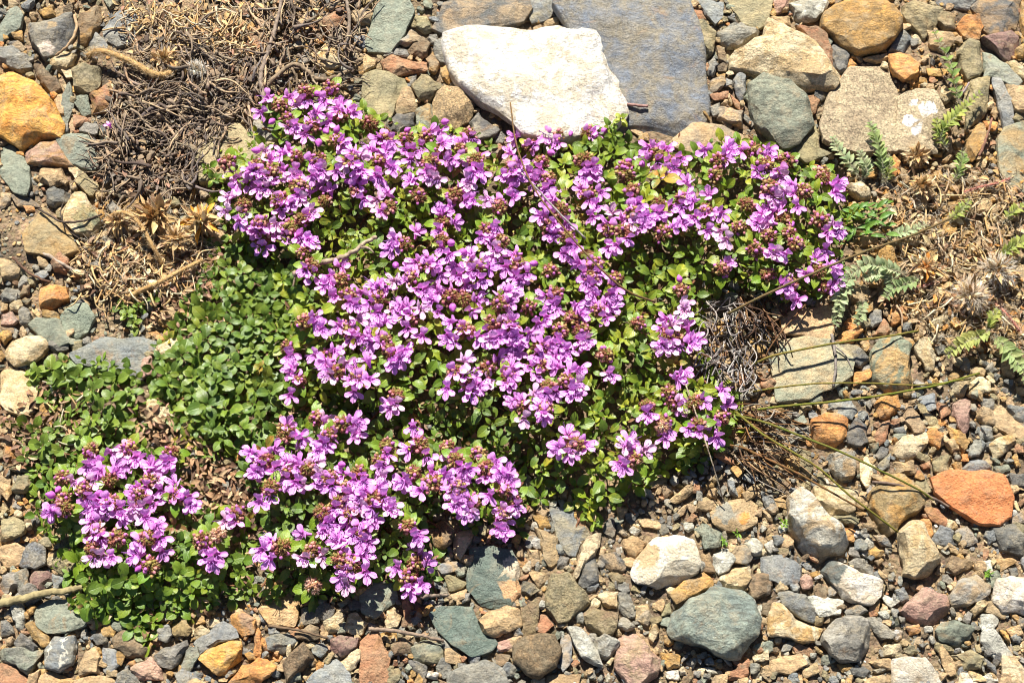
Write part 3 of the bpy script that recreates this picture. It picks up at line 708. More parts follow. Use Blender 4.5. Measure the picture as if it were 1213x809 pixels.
def stone_mesh(poly, hfac, pw, planes, lod=1.0, z0=0.0, rough=1.0):
    """poly: Nx2 metres. returns verts, faces and half height. A solid closed stone."""
    poly = np.asarray(poly); c = poly.mean(0)
    size = math.sqrt(abs(0.5*np.sum(poly[:, 0]*np.roll(poly[:, 1], -1)-np.roll(poly[:, 0], -1)*poly[:, 1])))
    na = int(max(16, min(80, lod*(size/P*1.0+18)))); nr = int(max(5, min(22, lod*size/P*0.26+5)))
    th, R = star_radius(poly, c, na, 0)
    hz = hfac*size*0.62*(1.0 if size < 40*P else 0.78 if size > 75*P else 0.88)
    V = [np.array([0, 0, 1.0])]; rings = []
    phs = np.linspace(0, math.pi, 2*nr+2)[1:-1]
    U = []
    for ph in phs:
        rad = math.sin(ph)**(2/pw); z = math.copysign(abs(math.cos(ph))**(2/max(2.0, pw*0.8)), math.cos(ph))
        for t in th: U.append((rad*math.cos(t), rad*math.sin(t), z))
    U = np.array([(0, 0, 1.0)]+U+[(0, 0, -1.0)])
    # facets in unit space
    for k in range(planes):
        az = random.uniform(0, 2*math.pi); el = (random.uniform(-0.1, 1.0) if pw < 5.5 else random.uniform(.45, 1.2)) if k > 1 else random.uniform(1.0, 1.45)
        n_ = np.array([math.cos(az)*math.cos(el), math.sin(az)*math.cos(el), math.sin(el)])
        sup = (U@n_).max(); d = sup*(random.uniform(0.70, 0.96) if size < 70*P else random.uniform(0.84, 0.98))
        ov = U@n_-d; msk = ov > 0
        U[msk] -= ov[msk][:, None]*n_*0.97
    Rt = np.concatenate([[R.mean()], np.tile(R, len(phs)), [R.mean()]])
    V = np.stack([U[:, 0]*Rt, U[:, 1]*Rt, U[:, 2]*hz], 1)
    tk = .26 if size < 30*P else .12
    tx, ty = random.uniform(-tk, tk), random.uniform(-tk, tk)
    V[:, 2] += V[:, 0]*tx+V[:, 1]*ty
    # chipped, uneven surface
    off = Vector((random.uniform(0, 50), random.uniform(0, 50), random.uniform(0, 50)))
    nrm = U/(np.linalg.norm(U, axis=1)[:, None]+1e-9)
    q1, q2, q3 = 1.7/size, 5.0/size, 0.16/P
    am = size*0.046*rough
    for i in range(len(V)):
        p = Vector(V[i])
        a_ = mnoise.noise(p*q1*1.5+off)*1.3 + (0.5-abs(mnoise.noise(p*q2+off)))*0.5 + mnoise.noise(p*q3+off)*min(0.5, 6*P/size)*1.2
        V[i] += nrm[i]*a_*am
    F = []
    for k in range(na): F.append((0, 1+k, 1+(k+1) % na))
    nrg = len(phs)
    for j in range(nrg-1):
        b0 = 1+j*na; b1 = b0+na
        for k in range(na): F.append((b0+k, b1+k, b1+(k+1) % na, b0+(k+1) % na))
    last = len(V)-1; b0 = 1+(nrg-1)*na
    for k in range(na): F.append((last, b0+(k+1) % na, b0+k))
    V[:, 0] += c[0]; V[:, 1] += c[1]; V[:, 2] += z0+hz*0.25
    return V, F, hz, size

def stone_cols(key):
    a_, b_, _n = PAL[key]
    ds = 0.06 if key not in ('orange', 'white') else 0.06
    a_ = [c*(1-ds)+ds*sum(a_)/3+4 for c in a_]; b_ = [c*(1-ds)+ds*sum(b_)/3+4 for c in b_]
    j = np.array([random.uniform(0.86, 1.14)]*3)*np.array([random.uniform(.97, 1.03), 1, random.uniform(.96, 1.04)])
    k = random.uniform(0.9, 1.1)
    A = C(*a_); B = C(*b_)
    A[:3] *= j; B[:3] *= j*k
    if random.random() < 0.3:
        o2 = C(*PAL[random.choice(['tan', 'olive', 'ochre', 'grey'])][0]); B = B*0.45+o2*0.55
    A[3] = B[3] = 1
    return A, B

STONES = []     # dicts: poly px, colour, form, name, label
for ln in ST.strip().split('\n'):
    pr = ln.split('|'); t, ck, fm = pr[0].split()
    pts = [tl(t, *map(float, q.split(','))) for q in pr[1].split()]
    STONES.append(dict(px=np.array(pts), ck=ck, fm=fm, short=pr[2] if len(pr) > 2 else None, label=pr[3] if len(pr) > 3 else None))

# ---- fill: an occupancy grid in photograph pixels, then smaller stones wherever there is room
MX0, MY0, MX1, MY1 = -130, -110, 1343, 930
GS = 3
gw, gh = int((MX1-MX0)/GS), int((MY1-MY0)/GS)
occ = np.zeros((gh, gw), bool)
YY, XX = np.mgrid[0:gh, 0:gw]; XXp = XX*GS+MX0+GS/2; YYp = YY*GS+MY0+GS/2
def inpoly(X, Y, poly):
    r = np.zeros(X.shape, bool); n = len(poly)
    for i in range(n):
        x1, y1 = poly[i]; x2, y2 = poly[(i+1) % n]
        if y1 == y2: continue
        cnd = ((y1 > Y) != (y2 > Y)) & (X < (x2-x1)*(Y-y1)/(y2-y1)+x1)
        r ^= cnd
    return r
for s in STONES: occ |= inpoly(XXp, YYp, s['px'])
# bare soil patches and the thick of the plants stay free of larger stones
FREE = [[(0, 245), (45, 240), (60, 270), (30, 320), (0, 310)], [(100, 350), (150, 340), (160, 395), (115, 398)], 
        [(140, 0), (290, 0), (330, 120), (255, 160), (215, 210), (120, 200), (110, 110)]]
MATS = {  # outlines of the thyme cushions, photograph pixels
 'main': [(250,190),(262,172),(296,165),(312,128),(345,113),(400,120),(440,138),(500,150),(560,160),(600,178),(640,168),(690,152),(735,143),(745,168),(790,172),(850,166),(900,175),(940,192),(985,204),(1004,230),(1003,270),(1000,330),(980,350),(920,345),(865,335),(838,350),(828,400),(845,440),(872,475),(872,508),(850,535),(810,560),(770,568),(745,588),(725,606),(705,618),(690,600),(668,580),(640,576),(610,545),(560,520),(480,490),(400,478),(345,490),(330,420),(335,360),(300,300),(262,270)],
 'lower': [(285,532),(330,500),(400,480),(480,500),(560,520),(610,540),(625,590),(612,628),(560,622),(512,602),(512,685),(490,698),(440,690),(400,705),(360,705),(320,680),(298,640),(292,590)],
 'leafy': [(262,290),(300,290),(340,330),(345,400),(350,480),(310,530),(240,545),(222,520),(200,480),(180,462),(172,430),(200,395),(232,345)],
 'left': [(40,428),(90,424),(130,430),(168,452),(166,490),(150,530),(112,520),(60,562),(28,560),(22,500),(60,500),(80,480),(40,470)],
 'clump': [(40,562),(60,550),(100,532),(180,530),(215,548),(240,600),(296,612),(290,650),(300,695),(240,725),(185,720),(175,760),(160,750),(152,722),(110,735),(82,722),(92,690),(60,640),(38,605)],
}
core = np.zeros_like(occ)
for k, pl in MATS.items(): core |= inpoly(XXp, YYp, pl)
blocked = occ.copy() | core
for pl in FREE: blocked |= inpoly(XXp, YYp, pl)
def dist_field(mask):
    d = np.where(mask, 0, 99.0)
    for _ in range(16):
        m_ = d.copy()
        for dy, dx, cst in ((0, 1, 1), (0, -1, 1), (1, 0, 1), (-1, 0, 1), (1, 1, 1.41), (1, -1, 1.41), (-1, 1, 1.41), (-1, -1, 1.41)):
            sh = np.roll(np.roll(d, dy, 0), dx, 1)+cst; m_ = np.minimum(m_, sh)
        d = m_
    return d*GS
def region_weights(x, y):
    if x > 620 and y > 560: return ['grey']*4+['pale']*3+['tan']*5+['slate']*3+['cream']*2+['olive']*2+['green', 'rust', 'brown', 'dark', 'ochre']
    if x > 1000 and y < 430: return ['tan']*5+['ochre']*5+['cream']*2+['orange', 'rust', 'olive', 'grey']
    if x < 420 and y > 600: return ['slate']*3+['tan']*4+['cream']*2+['ochre']*3+['green']*2+['olive', 'grey', 'orange', 'rust', 'dark']
    return ['tan']*5+['grey']*3+['slate']*3+['olive']*2+['ochre']*2+['green']*2+['cream', 'brown', 'rust', 'dark', 'orange']
fill = []
for rr_, tries in ((15, 500), (11.5, 800), (9, 1600), (7, 3600), (5.4, 5200), (4.2, 7000)):
    D = dist_field(blocked)
    for _ in range(tries):
        i, j = random.randrange(gh), random.randrange(gw)
        if blocked[i, j] or D[i, j] < rr_*0.42: continue
        r = rr_*random.uniform(0.85, 1.15); x, y = XXp[i, j], YYp[i, j]
        fill.append((x, y, r)); el = random.uniform(.6, .95); an = random.uniform(0, math.pi)
        k = random.choice([4, 5, 5, 6]); a0 = random.random()*6
        pl = []
        for q in range(k):
            t = a0+2*math.pi*(q+random.uniform(-.34, .34))/k; rj = r*random.uniform(1.05, 1.35); u, v = rj*math.cos(t), rj*el*math.sin(t)
            pl.append((x+u*math.cos(an)-v*math.sin(an), y+u*math.sin(an)+v*math.cos(an)))
        fill[-1] = (x, y, r, np.array(pl), random.choice(region_weights(x, y)))
        i0, i1 = max(0, i-7), min(gh, i+8); j0, j1 = max(0, j-7), min(gw, j+8)
        sub = (XXp[i0:i1, j0:j1]-x)**2+(YYp[i0:i1, j0:j1]-y)**2 < (r*0.88)**2
        blocked[i0:i1, j0:j1] |= sub
        # keep the distance field honest near the new stone
        D[i0:i1, j0:j1] = np.minimum(D[i0:i1, j0:j1], np.maximum(0, np.sqrt((XXp[i0:i1, j0:j1]-x)**2+(YYp[i0:i1, j0:j1]-y)**2)-r*0.82))
inframe = [f for f in fill if 4 < f[0] < 1209 and 4 < f[1] < 805]
inframe.sort(key=lambda f: -f[2])
extra = inframe[:max(0, 300-len(STONES))]
ids = set(id(f) for f in extra)
rest = [f for f in fill if id(f) not in ids]
for f in extra: STONES.append(dict(px=f[3], ck=f[4], fm=random.choice('rafaf'), short=None, label=None))
print('stones', len(STONES), 'gravel', len(rest))

def px_to_world(pl, z): return np.array([G(x, y, z)[:2] for x, y in pl])
# ---- labels: landmarks first, every other stone is told by its look and the landmark it lies beside
LM = [(s['short'], s['px'].mean(0)) for s in STONES if s['short']]
LM += [('golden seed heads', np.array((215, 262))), ('root tangle', np.array((200, 130))), ('grey straw tuft', np.array((868, 405))), ('woolly dead plant', np.array((1140, 330))),
       ('silvery leaves', np.array((1030, 335))), ('lower left flower clump', np.array((150, 620))), ('brown grass tuft', np.array((900, 500)))]
used_labels = set(s['label'] for s in STONES if s['label'])
def rel(dx, dy):
    if abs(dx) > 2.0*abs(dy): return 'right of' if dx > 0 else 'left of'
    if abs(dy) > 2.0*abs(dx): return 'below' if dy > 0 else 'above'
    return ('lower right of' if dx > 0 else 'lower left of') if dy > 0 else ('upper right of' if dx > 0 else 'upper left of')
for s in STONES:
    if s['label']: continue
    c = s['px'].mean(0); p = s['px']; q = p-c
    area = math.sqrt(abs(0.5*np.sum(q[:, 0]*np.roll(q[:, 1], -1)-np.roll(q[:, 0], -1)*q[:, 1])))
    ev = np.sqrt(np.linalg.eigvalsh(np.cov(q.T))); asp = ev[1]/(ev[0]+1e-6)
    sz = 'tiny' if area < 14 else 'small' if area < 20 else 'medium' if area < 28 else 'large'
    shp = {'f': 'flat', 'F': 'flat', 'r': 'rounded', 'R': 'rounded', 'a': 'angular', 'A': 'angular', 'S': 'speckled', 'K': 'crumbly'}.get(s['fm'], 'rough')
    if asp > 2.0: shp = 'long '+shp
    near = sorted(LM, key=lambda l: np.hypot(*(c-l[1])))[:5]
    base = f"{sz} {shp} {PAL[s['ck']][2]} stone"
    cands = []
    for l in near[:3]: cands.append(f"{base} {rel(*(c-l[1]))} the {l[0]}")
    for l in near[:3]:
        for l2 in near[:4]:
            if l2 is not l: cands.append(f"{base} {rel(*(c-l[1]))} {l[0]}, {rel(*(c-l2[1]))} {l2[0]}")
    s['label'] = next((x for x in cands if x not in used_labels and len(x.split()) <= 16), None)
    if not s['label']:
        s['label'] = next(x for x in (f"{adj} {base} {rel(*(c-near[0][1]))} {near[0][0]}" for adj in ('dusty', 'chipped', 'pitted', 'worn', 'cracked', 'sandy', 'matte', 'half-buried', 'tilted')) if x not in used_labels)
    used_labels.add(s['label'])

SHORTCAT = {}
for s in STONES:
    hf, pw, npl, mat, lift = FORM[s['fm']]; sh_ = s['short']
    if s['ck'] in ('white',) and mat is M_STONE: mat = M_QUARTZ
    if s['short'] == 'white-spotted block': lift = 6
    if sh_ == 'white boulder': s['px'] = s['px']*np.array([1.05, 0.98])+np.array([-22.0, -2.0])
    pc = s['px'].mean(0); q = px_to_world(pc+(s['px']-pc)*(1.09 if not s['short'] else 1.045), 4+lift)
    V, F, hz, size = stone_mesh(q, hf, pw, npl, lod=1.0, z0=lift*P, rough=1.7 if sh_ == 'white boulder' else 1.0)
    A, B = stone_cols(s['ck'])
    sh = s['short']
    if sh == 'big blue-grey slab': A, B = C(114, 122, 132), C(140, 132, 114)
    if sh == 'big orange rock': A, B = C(240, 178, 84), C(228, 154, 66)
    if sh == 'golden rock': A, B = C(226, 172, 84), C(206, 150, 70)
    if sh in ('granite slab', 'white-spotted block'): A, B = C(206, 186, 150), C(178, 158, 128)
    if sh == 'white boulder': A, B = C(250, 245, 234), C(234, 220, 194)
    if sh == 'flat orange slab': A, B = C(214, 136, 84), C(206, 126, 72)
    if sh in ('white-ended green slab', 'dark green wedge'): A, B = C(92, 108, 98), C(108, 120, 110)
    if sh == 'big green boulder': A, B = C(142, 152, 138), C(122, 134, 126)
    if sh == 'two-tone cobble': A, B = C(130, 140, 118), C(196, 160, 104)
    if sh == 'pale green slab': A, B = C(150, 154, 130), C(192, 170, 130)
    if sh == 'brown oval cobble': A, B = C(140, 116, 84), C(116, 100, 76)
    # patches that really are another mineral
    Va = np.tile(A, (len(V), 1)); Vb = np.tile(B, (len(V), 1))
    def patch(cx, cy, r, colr, colr2=None):
        w0 = G(cx, cy, 5)[:2]
        for i in range(len(V)):
            d = math.hypot(V[i][0]-w0[0], V[i][1]-w0[1])/P + mnoise.noise(Vector(V[i])*600)*r*0.5
            if d < r: Va[i] = colr; Vb[i] = colr2 if colr2 is not None else colr
    if sh == 'white-ended green slab': patch(611, 672, 13, C(224, 212, 188), C(204, 184, 150)); patch(606, 698, 12, C(214, 168, 120))
    if sh == 'white-spotted block':
        [patch(x_, y_, r_, C(254, 252, 248)) for x_, y_, r_ in ((1097, 134, 10), (1075, 147, 8), (1084, 159, 6), (1081, 124, 6))]
    if sh == 'dark angular slab': patch(56, 58, 9, C(226, 208, 190)); patch(64, 34, 6, C(176, 150, 112))
    if sh == 'twin-toned white rock': patch(975, 675, 20, C(120, 126, 120))
    if sh == 'half-cream cobble': patch(104, 262, 17, C(140, 142, 110), C(176, 160, 112))
    if sh == 'rust-spotted flat stone': patch(858, 608, 12, C(150, 146, 130)); patch(880, 612, 8, C(222, 150, 70))
    if sh == 'white-grey boulder': patch(765, 660, 14, C(226, 196, 150)); patch(800, 635, 12, C(250, 248, 244))
    mb = MB(); mb.add(V, F, Va, Vb)
    org = (V[:, 0].mean(), V[:, 1].mean(), V[:, 2].min())
    nm = 'boulder' if size > 60*P else ('stone' if size > 17*P else 'pebble')
    o = mb.build(nm, mat, origin=org)
    o.data.set_sharp_from_angle(angle=math.radians(20))
    tag(o, s['label'], 'stone' if nm != 'pebble' else 'pebble', 'stones scattered over the ground')

# ---- the rest: gravel too many to count
gmb = MB()
def templ(n, lod):
    out = []
    for _ in range(n):
        k = random.choice([4, 5, 6]); a0 = random.random()*6; el = random.uniform(.38, .95)
        pl = np.array([(math.cos(t)*s_*10*P, math.sin(t)*s_*el*10*P) for t, s_ in ((a0+2*math.pi*(q+random.uniform(-.34, .34))/k, random.uniform(.9, 1.2)) for q in range(k))])
        hf, pw, npl, mat, lift = FORM[random.choice('rafaf')]
        V, F, hz, size = stone_mesh(pl-pl.mean(0), hf*1.1, pw+.4, npl, lod=lod); out.append((V/(10*P), F))
    return out
BIGT = templ(36, .9); SMT = templ(40, .35)
def put_small(x, y, r, z, ck, T_):
    v, f = random.choice(T_); g = G(x, y, 1); a_ = random.uniform(0, 6.28); ca, sa = math.cos(a_), math.sin(a_)
    t1, t2 = random.gauss(0, .16), random.gauss(0, .16)
    v = v*np.array([random.uniform(.85, 1.15), random.uniform(.85, 1.15), random.uniform(.8, 1.3)])*r*P
    v = np.stack([v[:, 0]*ca-v[:, 1]*sa, v[:, 0]*sa+v[:, 1]*ca, v[:, 2]], 1); v[:, 2] += v[:, 0]*t1+v[:, 1]*t2
    A, B = stone_cols(ck); gmb.add(v+np.array([g[0], g[1], z]), f, A, B)
Docc = dist_field(occ)
for x, y, r, pl, ck in rest:
    put_small(x, y, r*1.12, 1*P, ck, BIGT if r > 6 else SMT)
# a lower layer, mostly hidden, seen in the gaps
for _ in range(7500):
    x, y = random.uniform(MX0, MX1), random.uniform(MY0, MY1); i, j = int((y-MY0)/GS)%gh, int((x-MX0)/GS)%gw
    if core[i, j] or (occ[i, j] and Docc[i, j] < 1 and random.random() < .7) or any(inpoly(np.array([x]), np.array([y]), pl_)[0] for pl_ in FREE): continue
    put_small(x, y, random.uniform(3.5, 9.5), -random.uniform(2.5, 5.5)*P, random.choice(region_weights(x, y)), SMT)
# grit: simple chipped crumbs everywhere on the open ground
def crumb():
    v = []; 
    for k in range(2):
        for q in range(5): 
            t = 2*math.pi*(q+0.5*k)/5; v.append((math.cos(t)*random.uniform(.8, 1.1), math.sin(t)*random.uniform(.8, 1.1), (-.35, .45)[k]))
    v = np.array([(0, 0, -.8)]+v+[(0.1, 0, .85)])
    f = [(0, 1+(q+1) % 5, 1+q) for q in range(5)]+[(1+q, 1+(q+1) % 5, 6+q) for q in range(5)]+[(6+q, 1+(q+1) % 5, 6+(q+1) % 5) for q in range(5)]+[(11, 6+q, 6+(q+1) % 5) for q in range(5)]
    return v, f
CR = [crumb() for _ in range(12)]
cnt = 0
while cnt < 21000:
    i, j = random.randrange(gh), random.randrange(gw)
    if occ[i, j] or (core[i, j] and random.random() < .8): continue
    x, y = XXp[i, j]+random.uniform(-2, 2), YYp[i, j]+random.uniform(-2, 2)
    r = random.choice([1.0, 1.3, 1.6, 2.0, 2.6, 3.3]); v, f = random.choice(CR)
    g = G(x, y, 0); z = ground_h(g[0], g[1]); a_ = random.uniform(0, 6.28); ca, sa = math.cos(a_), math.sin(a_)
    sc = np.array([r, r*random.uniform(.6, 1), r*random.uniform(.5, .8)])*P
    vv = v*sc; vv = np.stack([vv[:, 0]*ca-vv[:, 1]*sa, vv[:, 0]*sa+vv[:, 1]*ca, vv[:, 2]], 1)+np.array([g[0], g[1], z+r*0.25*P])
    A, B = stone_cols(random.choice(region_weights(x, y))); gmb.add(vv, f, A, B); cnt += 1
go = gmb.build('gravel', M_STONE); go.data.set_sharp_from_angle(angle=math.radians(30))
tag(go, 'fine mixed gravel and grit filling the gaps between the stones', 'gravel', kind='stuff')
# ------------------------------------------------------------------ thyme
FL = """
B 180,440 235,470 345,450 400,470 470,520 385,520 300,500 445,500 340,560 30,520 160,590 235,620 60,690 150,690 80,720 120,695 275,740 190,790 300,770 330,790 420,650 440,690 520,680 560,640 635,650 600,720 640,760 720,740 480,780 760,680 880,650 940,650 1000,640 910,740 960,730 830,740 1030,720 560,800 800,790 500,720 690,690 860,610 1010,780 380,790
C 30,630 190,630 230,660 170,620 70,740 120,770 60,790 385,610 370,780 400,770 640,680 690,670 740,680 690,750 760,770 800,740 900,690 1030,680 1060,690 1150,760 1010,720 10,690 150,790
D 40,690 10,710 70,780 10,780
E 1060,20 1090,60 1170,20 1060,110 1035,130 1020,200 1090,250 1155,280 1180,100 1185,360 1130,10
F 30,20 60,100 50,50 100,50 180,40 200,50 310,20 240,110 200,130 130,190 180,170 280,200 20,290 110,260 100,290 50,370 150,320 210,320 260,330 350,90 480,40 500,20 505,150 605,100 570,50 580,200 710,50 640,5 790,20 840,60 850,190 840,290 930,245 960,80 1000,30 1060,140 1010,150 1140,40 1180,100 1100,270 750,280 640,310 620,370 790,410 700,460 1040,320 1080,340 1050,420 1110,380 1150,460 1090,450 920,450 980,430 860,490 820,540 750,560 790,560 880,560 1050,520 980,540 540,530 600,550 630,510 480,570 410,440 340,500 260,490 320,540 370,590 440,620 490,680 570,670 660,620 620,690 700,620 780,640 840,660 890,700 1000,660 700,740 770,770 380,720 290,680 320,740 560,720 480,780 580,790 880,770 1130,560 1180,590 1080,750 1150,700 1180,760 1100,790 1040,780 900,400 940,500 540,740 520,620 990,380 810,600 640,650 730,430 1000,480
Q 40,50 40,130 30,20 100,30 130,50 210,90 200,130 380,10 330,90 440,110 410,180 390,230 480,190 570,150 610,170 540,230 580,250 640,230 680,210 555,330 465,370 760,180 840,150 800,180 770,260 850,230 920,110 990,210 920,290 970,290 1140,260 1180,240 670,20 740,20 820,50 1160,30 210,260 280,260 200,310 290,360 260,400 320,430 390,470 420,490 370,540 390,580 490,550 480,590 470,640 450,690 500,620 330,630 220,620 170,590 230,640 350,680 40,560 20,620 40,500 20,390 60,450 150,720 110,760 30,720 20,690 230,790 350,790 820,620 720,690 770,700 820,710 700,740 740,790 850,790 1020,430 620,270 600,220 350,650 60,520
H 10,20 80,40 120,70 40,130 30,200 20,240 50,180 160,180 360,60 340,120 340,250 345,290 290,380 100,400 320,440 340,470 190,480 325,540 100,540 115,575
I 420,560 430,630 400,600 520,530 560,600 570,550 650,570 620,560 700,600 770,570 790,660 610,690 660,690 730,710 380,690 400,740 220,795 490,780 430,790 640,770 600,790 550,795 870,770 1130,520 1150,620 1190,550 540,620 690,570
J 180,120 170,90 160,150 165,270 270,90 385,60 330,150 340,180 430,130 440,200 460,260 540,190 450,10 520,30 520,90 530,10 680,80 640,130 700,60 880,10 980,100 980,170 880,240 1000,260 1080,200 1040,220 1130,100 1160,140 1150,220 1190,300 1080,20 1180,60 650,310 730,420 700,510 160,390 340,400 350,450 330,490 490,400 470,380 610,540 590,610 110,510 220,480 200,560 290,570 320,500 120,600 20,560 10,620 40,600 200,600 90,640 190,670 220,680 150,660 330,640 400,620 360,690 70,730 300,630 800,550 820,620 680,660 750,700 890,630 900,550 940,600 990,610 1040,580 1110,570 1130,630 1170,650 1060,640 920,730 900,700 960,660 960,710 1070,730 1130,790 990,790 580,680 510,670 480,740 430,730 450,760 600,740 640,770 370,790 540,790 1010,170 160,560 500,700
K 50,70 60,30 20,120 20,200 20,290 140,90 250,40 220,130 280,70 340,30 340,150 300,150 150,180 140,250 170,270 230,260 290,260 330,220 320,260 80,380 170,370 140,310 470,170 710,50 740,60 790,40 850,30 880,10 790,190 800,290 640,360 730,430 280,430 230,490 370,490 290,545 530,490 570,460 510,580 530,600 640,510 910,290 890,390 880,440 1010,300 960,470 20,640 20,680 50,780 10,600 100,140 250,90 180,60
M 230,30 430,150 450,130 400,20 490,30 570,60 640,20 700,0 720,90 740,160 750,220 640,160 610,220 430,240 480,240 420,80 1070,75 940,200 1000,230 880,0 670,60
N 70,150 70,250 215,125 220,245 325,240 400,340 420,370 330,70 320,120 380,20 480,10 440,80 460,130 380,150 490,160 560,60 640,20 530,170 460,230 520,220 520,310 400,170 760,130 740,180 650,290 710,360 810,260 920,0 1000,40 1140,30 1150,80 1120,110 430,40 370,90 500,90
"""
HD = """
B 120,490 270,590 380,650 530,570 600,640 700,640 790,630 570,740 860,690 450,740 980,620 200,720 20,760 400,540
C 110,670 370,615 540,770 680,710 970,740 1130,690 20,780 770,740
D 110,740 270,795
E 1110,170
F 330,150 230,230 30,250 230,390 750,130 620,180 470,110 920,120 690,350 860,250 400,510 570,600 730,500 900,590 960,600 230,700 970,740 600,780 440,740 720,690 790,450 1120,180 1130,620 1010,450 80,20 860,330
Q 370,120 460,280 710,300 690,160 910,190 950,30 540,30 1090,170 1060,270 1130,370 980,460 200,470 300,690 790,560 100,630 730,770 600,710 400,440 50,440 1180,490 420,650 250,190
H 270,50 190,110 260,240 120,300 150,350 30,310 250,470 270,540 30,490 90,230
I 290,640 290,740 500,650 510,760 800,730 690,650
J 210,200 330,90 380,160 480,180 410,400 150,440 60,560 250,600 620,60 920,160 1070,140 760,490 730,620 480,620 1150,700 820,670 560,740 290,370
K 450,80 270,200 70,320 760,300 310,490 590,560 980,370 860,300 740,250 30,740 780,10
M 540,150 300,10 680,150 690,275
N 130,190 710,90 750,260 270,200 450,270 400,250
"""
BUDS = "B 290,430 90,555 330,600 380,600 300,650 20,690 870,560 700,600;C 200,700 440,600 550,740 620,750 290,610;F 440,60 650,440 900,340 960,380 910,630;Q 130,435 790,510;H 130,250;I 460,710 270,690 240,720 830,730;J 400,580;M 640,280"
def parse(txt, sep='\n'):
    out = []
    for ln in txt.strip().split(sep):
        t, *ps = ln.split(); out += [tl(t, *map(float, q.split(','))) for q in ps]
    return out
flowers = parse(FL); heads = parse(HD); budpts = parse(BUDS, ';')
FADED = [tl('M', 1000, 130), tl('N', 270, 365), tl('K', 710, 410)]

# ---- height of a cushion above the soil, in pixels
MATD = {}
for k, pl in MATS.items():
    mk_ = inpoly(XXp, YYp, pl); MATD[k] = dist_field(~mk_)
MH = {'main': 46, 'lower': 44, 'leafy': 30, 'left': 28, 'clump': 36}
def mat_h(k, x, y):
    i = min(gh-1, max(0, int((y-MY0)/GS))); j = min(gw-1, max(0, int((x-MX0)/GS)))
    d = MATD[k][i, j]; t = min(1, d/34.0); e = t*t*(3-2*t)
    return 7+(MH[k]-7)*e*(0.86+0.30*mnoise.noise(Vector((x*0.018, y*0.018, 5.0)))+0.16*mnoise.noise(Vector((x*0.05, y*0.05, 9.0))))
def mat_of(x, y):
    for k in ('clump', 'lower', 'main', 'leafy', 'left'):
        if inpoly(np.array([x]), np.array([y]), MATS[k])[0]: return k
    best = min(('clump', 'lower', 'main'), key=lambda k: min(math.hypot(x-a_, y-b_) for a_, b_ in MATS[k]))
    return best

# ---- leaf blade template
def blade(nl=6, nc=4, wide=0.36, fold=0.18, curl=0.25, pet=0.12, pointed=0.6):
    v = []; lv = []
    for i in range(nl+1):
        t = i/nl; s_ = max(0, (t-pet)/(1-pet))
        wd = wide*(math.sin(math.pi*min(1, s_**0.85)**1.0)**pointed if 0 < s_ < 1 else 0)+0.03*(1-s_)
        for j in range(nc+1):
            u = (j/nc-0.5)*2
            v.append((t, u*wd, fold*abs(u)*wd*1.2-curl*t*t+0.10*math.sin(math.pi*t)))
            lv.append((t, j/nc, 0, 1))
    f = [(i*(nc+1)+j, (i+1)*(nc+1)+j, (i+1)*(nc+1)+j+1, i*(nc+1)+j+1) for i in range(nl) for j in range(nc)]
    return np.array(v), f, np.array(lv)
BL_ROUND = [blade(6, 4, w_, fo, cu, .24, .5) for w_, fo, cu in ((.28, .1, .1), (.31, .2, .02), (.27, .05, .18), (.29, .15, -.06))]
BL_OVAL = [blade(6, 4, w_, fo, cu, .2, .62) for w_, fo, cu in ((.24, .15, .12), (.27, .25, .02), (.23, .08, .2), (.26, .2, -.1))]
BL_NARROW = [blade(6, 2, w_, .3, cu, .05, .8) for w_, cu in ((.15, .2), (.17, -.1), (.13, .35))]

def frame(A, up=None):
    A = np.asarray(A, float); A = A/np.linalg.norm(A)
    up = np.array([0, 0, 1.0]) if up is None else np.asarray(up, float)
    Sd = np.cross(up, A); n = np.linalg.norm(Sd)
    if n < 1e-3: Sd = np.cross([1, 0.1, 0], A); n = np.linalg.norm(Sd)
    Sd /= n; U = np.cross(A, Sd); return np.stack([A, Sd, U], 0)      # rows
def put_leaf(mb, pos, A, up, length, bl, ca, cb, mi=0):
    v, f, lv = bl; R = frame(A, up)
    mb.add((v*length*P)@R+pos, f, ca, cb, lv, mi)
def vary(c, s=.12):
    k = 1+random.uniform(-s, s); o = np.array(c)*k; o[0] *= 1+random.uniform(-.12, .12); o[3] = 1; return o

